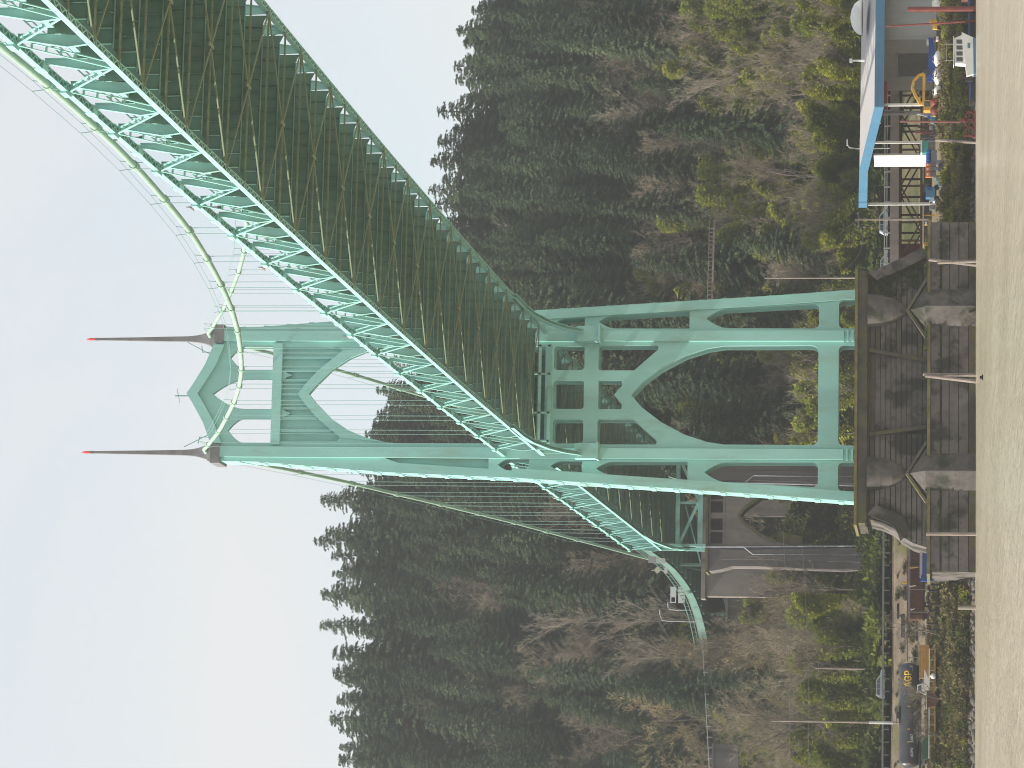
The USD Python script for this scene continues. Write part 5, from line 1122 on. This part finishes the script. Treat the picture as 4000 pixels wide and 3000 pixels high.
for k in range(70):
    fr = -1.05 + 2.1 * (k + rgT.uniform(.2, .8)) / 70; y = 332 + rgT.uniform(-8, 14); x = spot(fr, y)
    yi = 1500 - fr * 1500; vt = np.interp(yi, [-80, 100, 600, 950, 1200, 1500, 1800, 2300, 3100], [1900, 1830, 1760, 1700, 1630, 1540, 1400, 1360, 1400]) + rgT.uniform(-30, 60)
    lx, ly = lateral(x, y); h = EYE[2] + ly * math.tan(PITCH + math.atan((2000 - vt) / FPX)) - float(ground(x, y)) + .4
    sd = 'left of the tower' if fr < -.05 else 'right of the tower'
    plant('fir_tree', FIRK, 'dark fir filling the ridge line, ' + zone(fr, 1.0), 'fir tree', x, y, min(max(h, 18), 50), 40, 'ridge line firs ' + zone(fr, 1.0), wide=1.25)
# the wood below: a jittered grid over the part of the slope in view
for row_, y in enumerate(np.arange(66, 318, 8.5)):
    half_w = 0.1212 * (y + 430) + 6
    nrow = int(2 * half_w / 8.2)
    for c in range(nrow):
        fr = -1.04 + 2.08 * (c + rgT.uniform(.1, .9)) / nrow; yy = y + rgT.uniform(-4, 4)
        x = spot(fr, yy)
        if (yy < 136 and -15 < x < 11) or before_pier(x, yy): continue   # side span and piers
        if 132 < yy < 200 and abs(x - np.interp(yy, [131, 164, 184, 191, 196, 200], [0, -3, -9, -15, -22, -33])) < 10.5: continue
        if yy < (84 if x > 15 else 68): continue
        t = (yy - 66) / 250.0; right = fr > 0.18
        n = meshkit.noise(np.array([[x * .03, yy * .03, 2.0]]))[0]; n2 = rgT.random()
        cx_, cy_ = (([0, .35, .5, .65, .8, 1], [.02, .03, .10, .28, .80, .97]) if fr < -.15 else ([0, .4, .55, .7, 1], [.02, .06, .50, .85, .97]) if fr < .6 else ([0, .5, .65, .8, .9, 1], [.02, .04, .20, .62, .92, .97]))
        con = np.interp(t, cx_, cy_) + (n - .5) * .5 * min(max((t - .35) * 3, 0), 1)
        ivy_p = np.interp(t, [0, .15, .4, .6, .72], [.85, .85, .80, .62, .15]) if fr > -.25 else np.interp(t, [0, .15, .42, .55, .7], [.8, .75, .50, .14, .03])
        side_ = zone(fr, t)
        if n2 < con and counts.get('fir_tree', 0) < 300:
            pale = rgT.random() < .16
            plant('fir_tree', ['pale_fir_0', 'pale_fir_1'] if pale else FIRK, ('pale green fir ' if pale else 'dark green fir ') + side_, 'fir tree', x, yy, rgT.uniform(24, 40), 40, ('pale firs ' if pale else 'dark firs ') + side_)
        elif rgT.random() < ivy_p:
            moss = rgT.random() < .28
            plant('ivy_clad_tree', ['mossy_0', 'mossy_1'] if moss else IVYK, ('yellow green mossy tree ' if moss else 'ivy wrapped tree ') + side_, 'tree', x, yy, rgT.uniform(10, 17.5), 18, ('mossy trees ' if moss else 'ivy wrapped trees ') + side_, wide=1.1)
        elif counts.get('bare_tree', 0) < 286:
            q_ = rgT.random(); gold = (.3 < t < .52 and fr < -.3 and q_ < .55)
            keys = ['bare_gold'] if gold else (['bare_pale'] if q_ < .13 else BAREK)
            lab = 'golden brown leafless tree ' if gold else ('pale upright leafless tree ' if q_ < .13 else 'grey brown leafless tree ')
            plant('bare_tree', keys, lab + side_, 'tree', x, yy, rgT.uniform(13, 23), 22, lab.strip() + 's ' + side_, wide=1.15)
# more ivy wrapped trees standing in front on the right, and a few along the road on the left
for k in range(130):
    right = k < 100; yy = rgT.uniform(84, 222) if right else rgT.uniform(70, 150)
    fr = rgT.uniform(.36, 1.04) if right else rgT.uniform(-1.03, -.30); x = spot(fr, yy)
    if before_pier(x, yy): continue
    t = (yy - 66) / 250.0; moss = rgT.random() < .38
    plant('ivy_clad_tree', ['mossy_0', 'mossy_1'] if moss else IVYK, ('yellow green mossy tree ' if moss else 'ivy wrapped tree ') + zone(fr, t), 'tree', x, yy, rgT.uniform(11, 18), 18, ('mossy trees ' if moss else 'ivy wrapped trees ') + zone(fr, t), wide=1.15)
# the row of slender pale trees beside the tower's right leg
for k in range(9): plant('bare_tree', ['bare_pale'], 'slender pale leafless tree in the row beside the tower by the hillside guard rail', 'tree', 30 + 2.6 * k + rgT.uniform(-.6, .6), 146 + rgT.uniform(-4, 2), rgT.uniform(13, 18), 22, 'pale slender trees beside the tower', wide=1.0)
for (x, y, h, l) in ((-32.0, 8.5, 8.2, 'small leafless tree on the bank before the gondola car'), (-40.6, 8.0, 7.2, 'crooked young leafless tree on the bank before the tank car'), (-45.5, 9.0, 4.5, 'thin leafless sapling behind the dock rail at far left'), (-24, 62, 7, 'low leafless tree by the embankment road above the gondola car')):
    plant('bare_tree', [BAREK[int(abs(x)) % NB]], l, 'tree', x, y, h, 22, None, wide=0.9, sink=.1)

def scatter(name, label, protos, pts, scales, kind='stuff'):
    pi = UsdGeom.PointInstancer.Define(stage, numbered('/World', name)); path = pi.GetPath()
    rel = pi.CreatePrototypesRel()
    UsdGeom.Scope.Define(stage, f'{path}/kinds')
    for i, (mb, m) in enumerate(protos): rel.AddTarget(usdkit.mesh(stage, f'{path}/kinds/{name}_shape_{i:03d}', mb.mesh(), m).GetPath())
    n = len(pts); a = rng.uniform(0, 2 * PI, n)
    pi.CreateProtoIndicesAttr(Vt.IntArray.FromNumpy(rng.integers(0, len(protos), n).astype(np.int32)))
    pi.CreatePositionsAttr(Vt.Vec3fArray.FromNumpy(np.asarray(pts, np.float32)))
    pi.CreateScalesAttr(Vt.Vec3fArray.FromNumpy(np.asarray(scales, np.float32)))
    pi.CreateOrientationsAttr([Gf.Quath(math.cos(x / 2), 0, 0, math.sin(x / 2)) for x in a])
    data(str(path), label, kind=kind)
# undergrowth all over the slope
P = []
for _ in range(5200):
    y = rng.uniform(64, 330); fr = rng.uniform(-1.08, 1.08); x = spot(fr, y)
    if before_pier(x, y) and rng.random() < .8: continue
    if x > 15 and y < 84: continue
    P.append((x, y, float(ground(x, y)) - .3))
P = np.array(P); s_ = rng.uniform(1.2, 3.2, len(P)); s_ = np.stack([s_ * 1.3, s_ * 1.3, s_], 1)
scatter('undergrowth', 'dense undergrowth of shrubs and brambles covering the slope', [(shrub(401), DKBUSH), (shrub(402), DKBUSH), (shrub(403), BUSH), (shrub(404), IVY)], P, s_)
# shrubs of the bank, thick along the water
P, S = [], []
for _ in range(2600):
    y = rng.uniform(1.8, 11.5); x = rng.uniform(-62, 62)
    if -26 < x < 24 : continue
    if x > 24 and y > 8.5: continue
    z = float(ground(x, y)); P.append((x, y, z - .15)); q_ = rng.uniform(.45, 1.25) * (1.0 if x < 0 else .8) * (.7 + .5 * meshkit.noise(np.array([[x * .25, y * .3, 0]]))[0]); S.append((q_ * 1.2, q_ * 1.2, q_))
scatter('bank_shrubs', 'tangled shrubs and brambles on the river bank', [(shrub(411, 700, 1, (.15, .4)), BUSH), (shrub(412, 700, 1, (.15, .4)), BUSH), (shrub(413, 700, 1, (.15, .4)), DKBUSH), (shrub(414, 600, 1, (.2, .5)), DRYGRASS)], P, S)
P, S = [], []
for _ in range(1500):
    y = rng.uniform(-2.4, 2.6); x = rng.uniform(-62, 62)
    if -25 < x < 22: continue
    z = float(ground(x, y)); P.append((x, y, z)); q_ = rng.uniform(.18, .6); S.append((q_ * rng.uniform(.8, 1.5), q_, q_ * rng.uniform(.6, 1)))
rocks = []
for i in range(4):
    g = trimesh.creation.icosphere(subdivisions=1); v = np.array(g.vertices); v = v * (0.75 + 0.5 * meshkit.noise(v * 1.7 + i * 9)[:, None]); v = np.round(v * 2.6) / 2.6 * .55 + v * .45; rocks.append((MB().add(v, g.faces), ROCK))
scatter('riprap', 'broken grey rocks along the waterline', rocks, P, S)
P, S = [], []
for _ in range(420):
    z = rng.uniform(6.6, 14.2); x0 = float(np.interp(z, [6.4, 7.3, 9.6, 12.2, 14.4], [19.4, 18.8, 17.5, 16.5, 15.8])) - 0.3
    x = x0 - abs(rng.normal()) * 1.9
    P.append((x, -6.35 + rng.uniform(-.1, .1), z)); q_ = rng.uniform(.2, .5); S.append((q_, q_ * .5, q_))
for _ in range(160):
    x = rng.choice([rng.uniform(5, 21), rng.uniform(-20, -12), rng.uniform(-9, 6)], p=[.55, .25, .2]); z = rng.choice([6.45, 14.3, 4.6], p=[.6, .2, .2]); P.append((x, -8.1 if z < 14 else -7.15, z)); q_ = rng.uniform(.12, .3); S.append((q_ * 1.4, q_ * .6, q_))
_p, _s = [], []
for _ in range(900):
    y = rng.uniform(1.5, 9.5); x = rng.uniform(24, 62) if rng.random() < .6 else rng.uniform(-62, -26)
    _p.append((x, y, float(ground(x, y)) - .1)); q_ = rng.uniform(.35, 1.0); _s.append((q_, q_, q_ * 1.1))
scatter('bank_grass', 'tan dry grass and yellow weeds among the shrubs of the river bank', [(shrub(441, 420, 1, (.25, .6)), DRYGRASS), (shrub(442, 420, 1, (.25, .6)), DRYGRASS), (shrub(443, 420, 1, (.2, .4)), MOSSY)], _p, _s)
scatter('pier_moss', 'dark moss and ivy growing over the right flank and ledges of the tower pier', [(shrub(431, 260, 1, (.15, .4)), DKBUSH), (shrub(432, 260, 1, (.15, .4)), DKBUSH), (shrub(433, 200, 1, (.15, .35)), BUSH)], P, S)
# grass and weeds on the yard and embankment
P, S = [], []
for _ in range(1800):
    y = rng.uniform(12, 50); x = spot(rng.uniform(-1.05, 1.05), y)
    if x > 14 and y < 46 : continue
    P.append((x, y, float(ground(x, y)) - .05)); q_ = rng.uniform(.15, .5); S.append((q_ * 1.6, q_ * 1.6, q_))
scatter('weeds', 'dry weeds on the embankment and along the track', [(shrub(421, 300, 1, (.2, .5)), DRYGRASS), (shrub(422, 300, 1, (.2, .5)), BUSH)], P, S)

# ------------------------------------------------------------------ haze: damp air between the camera and the hill
HZ = usdkit.material(stage, '/World/Looks/haze_air', {'v': ('principled_volume', {'color': (0.93, 0.96, 1.0), 'density': HAZE_DENSITY, 'anisotropy': 0.2})}, volume='v.volume')
MB().box((100, -600, 85), (7000, 5400, 192)).put('/World', 'haze', HZ); data('/World/haze', 'thin pale haze filling the air over the river', kind='stuff')
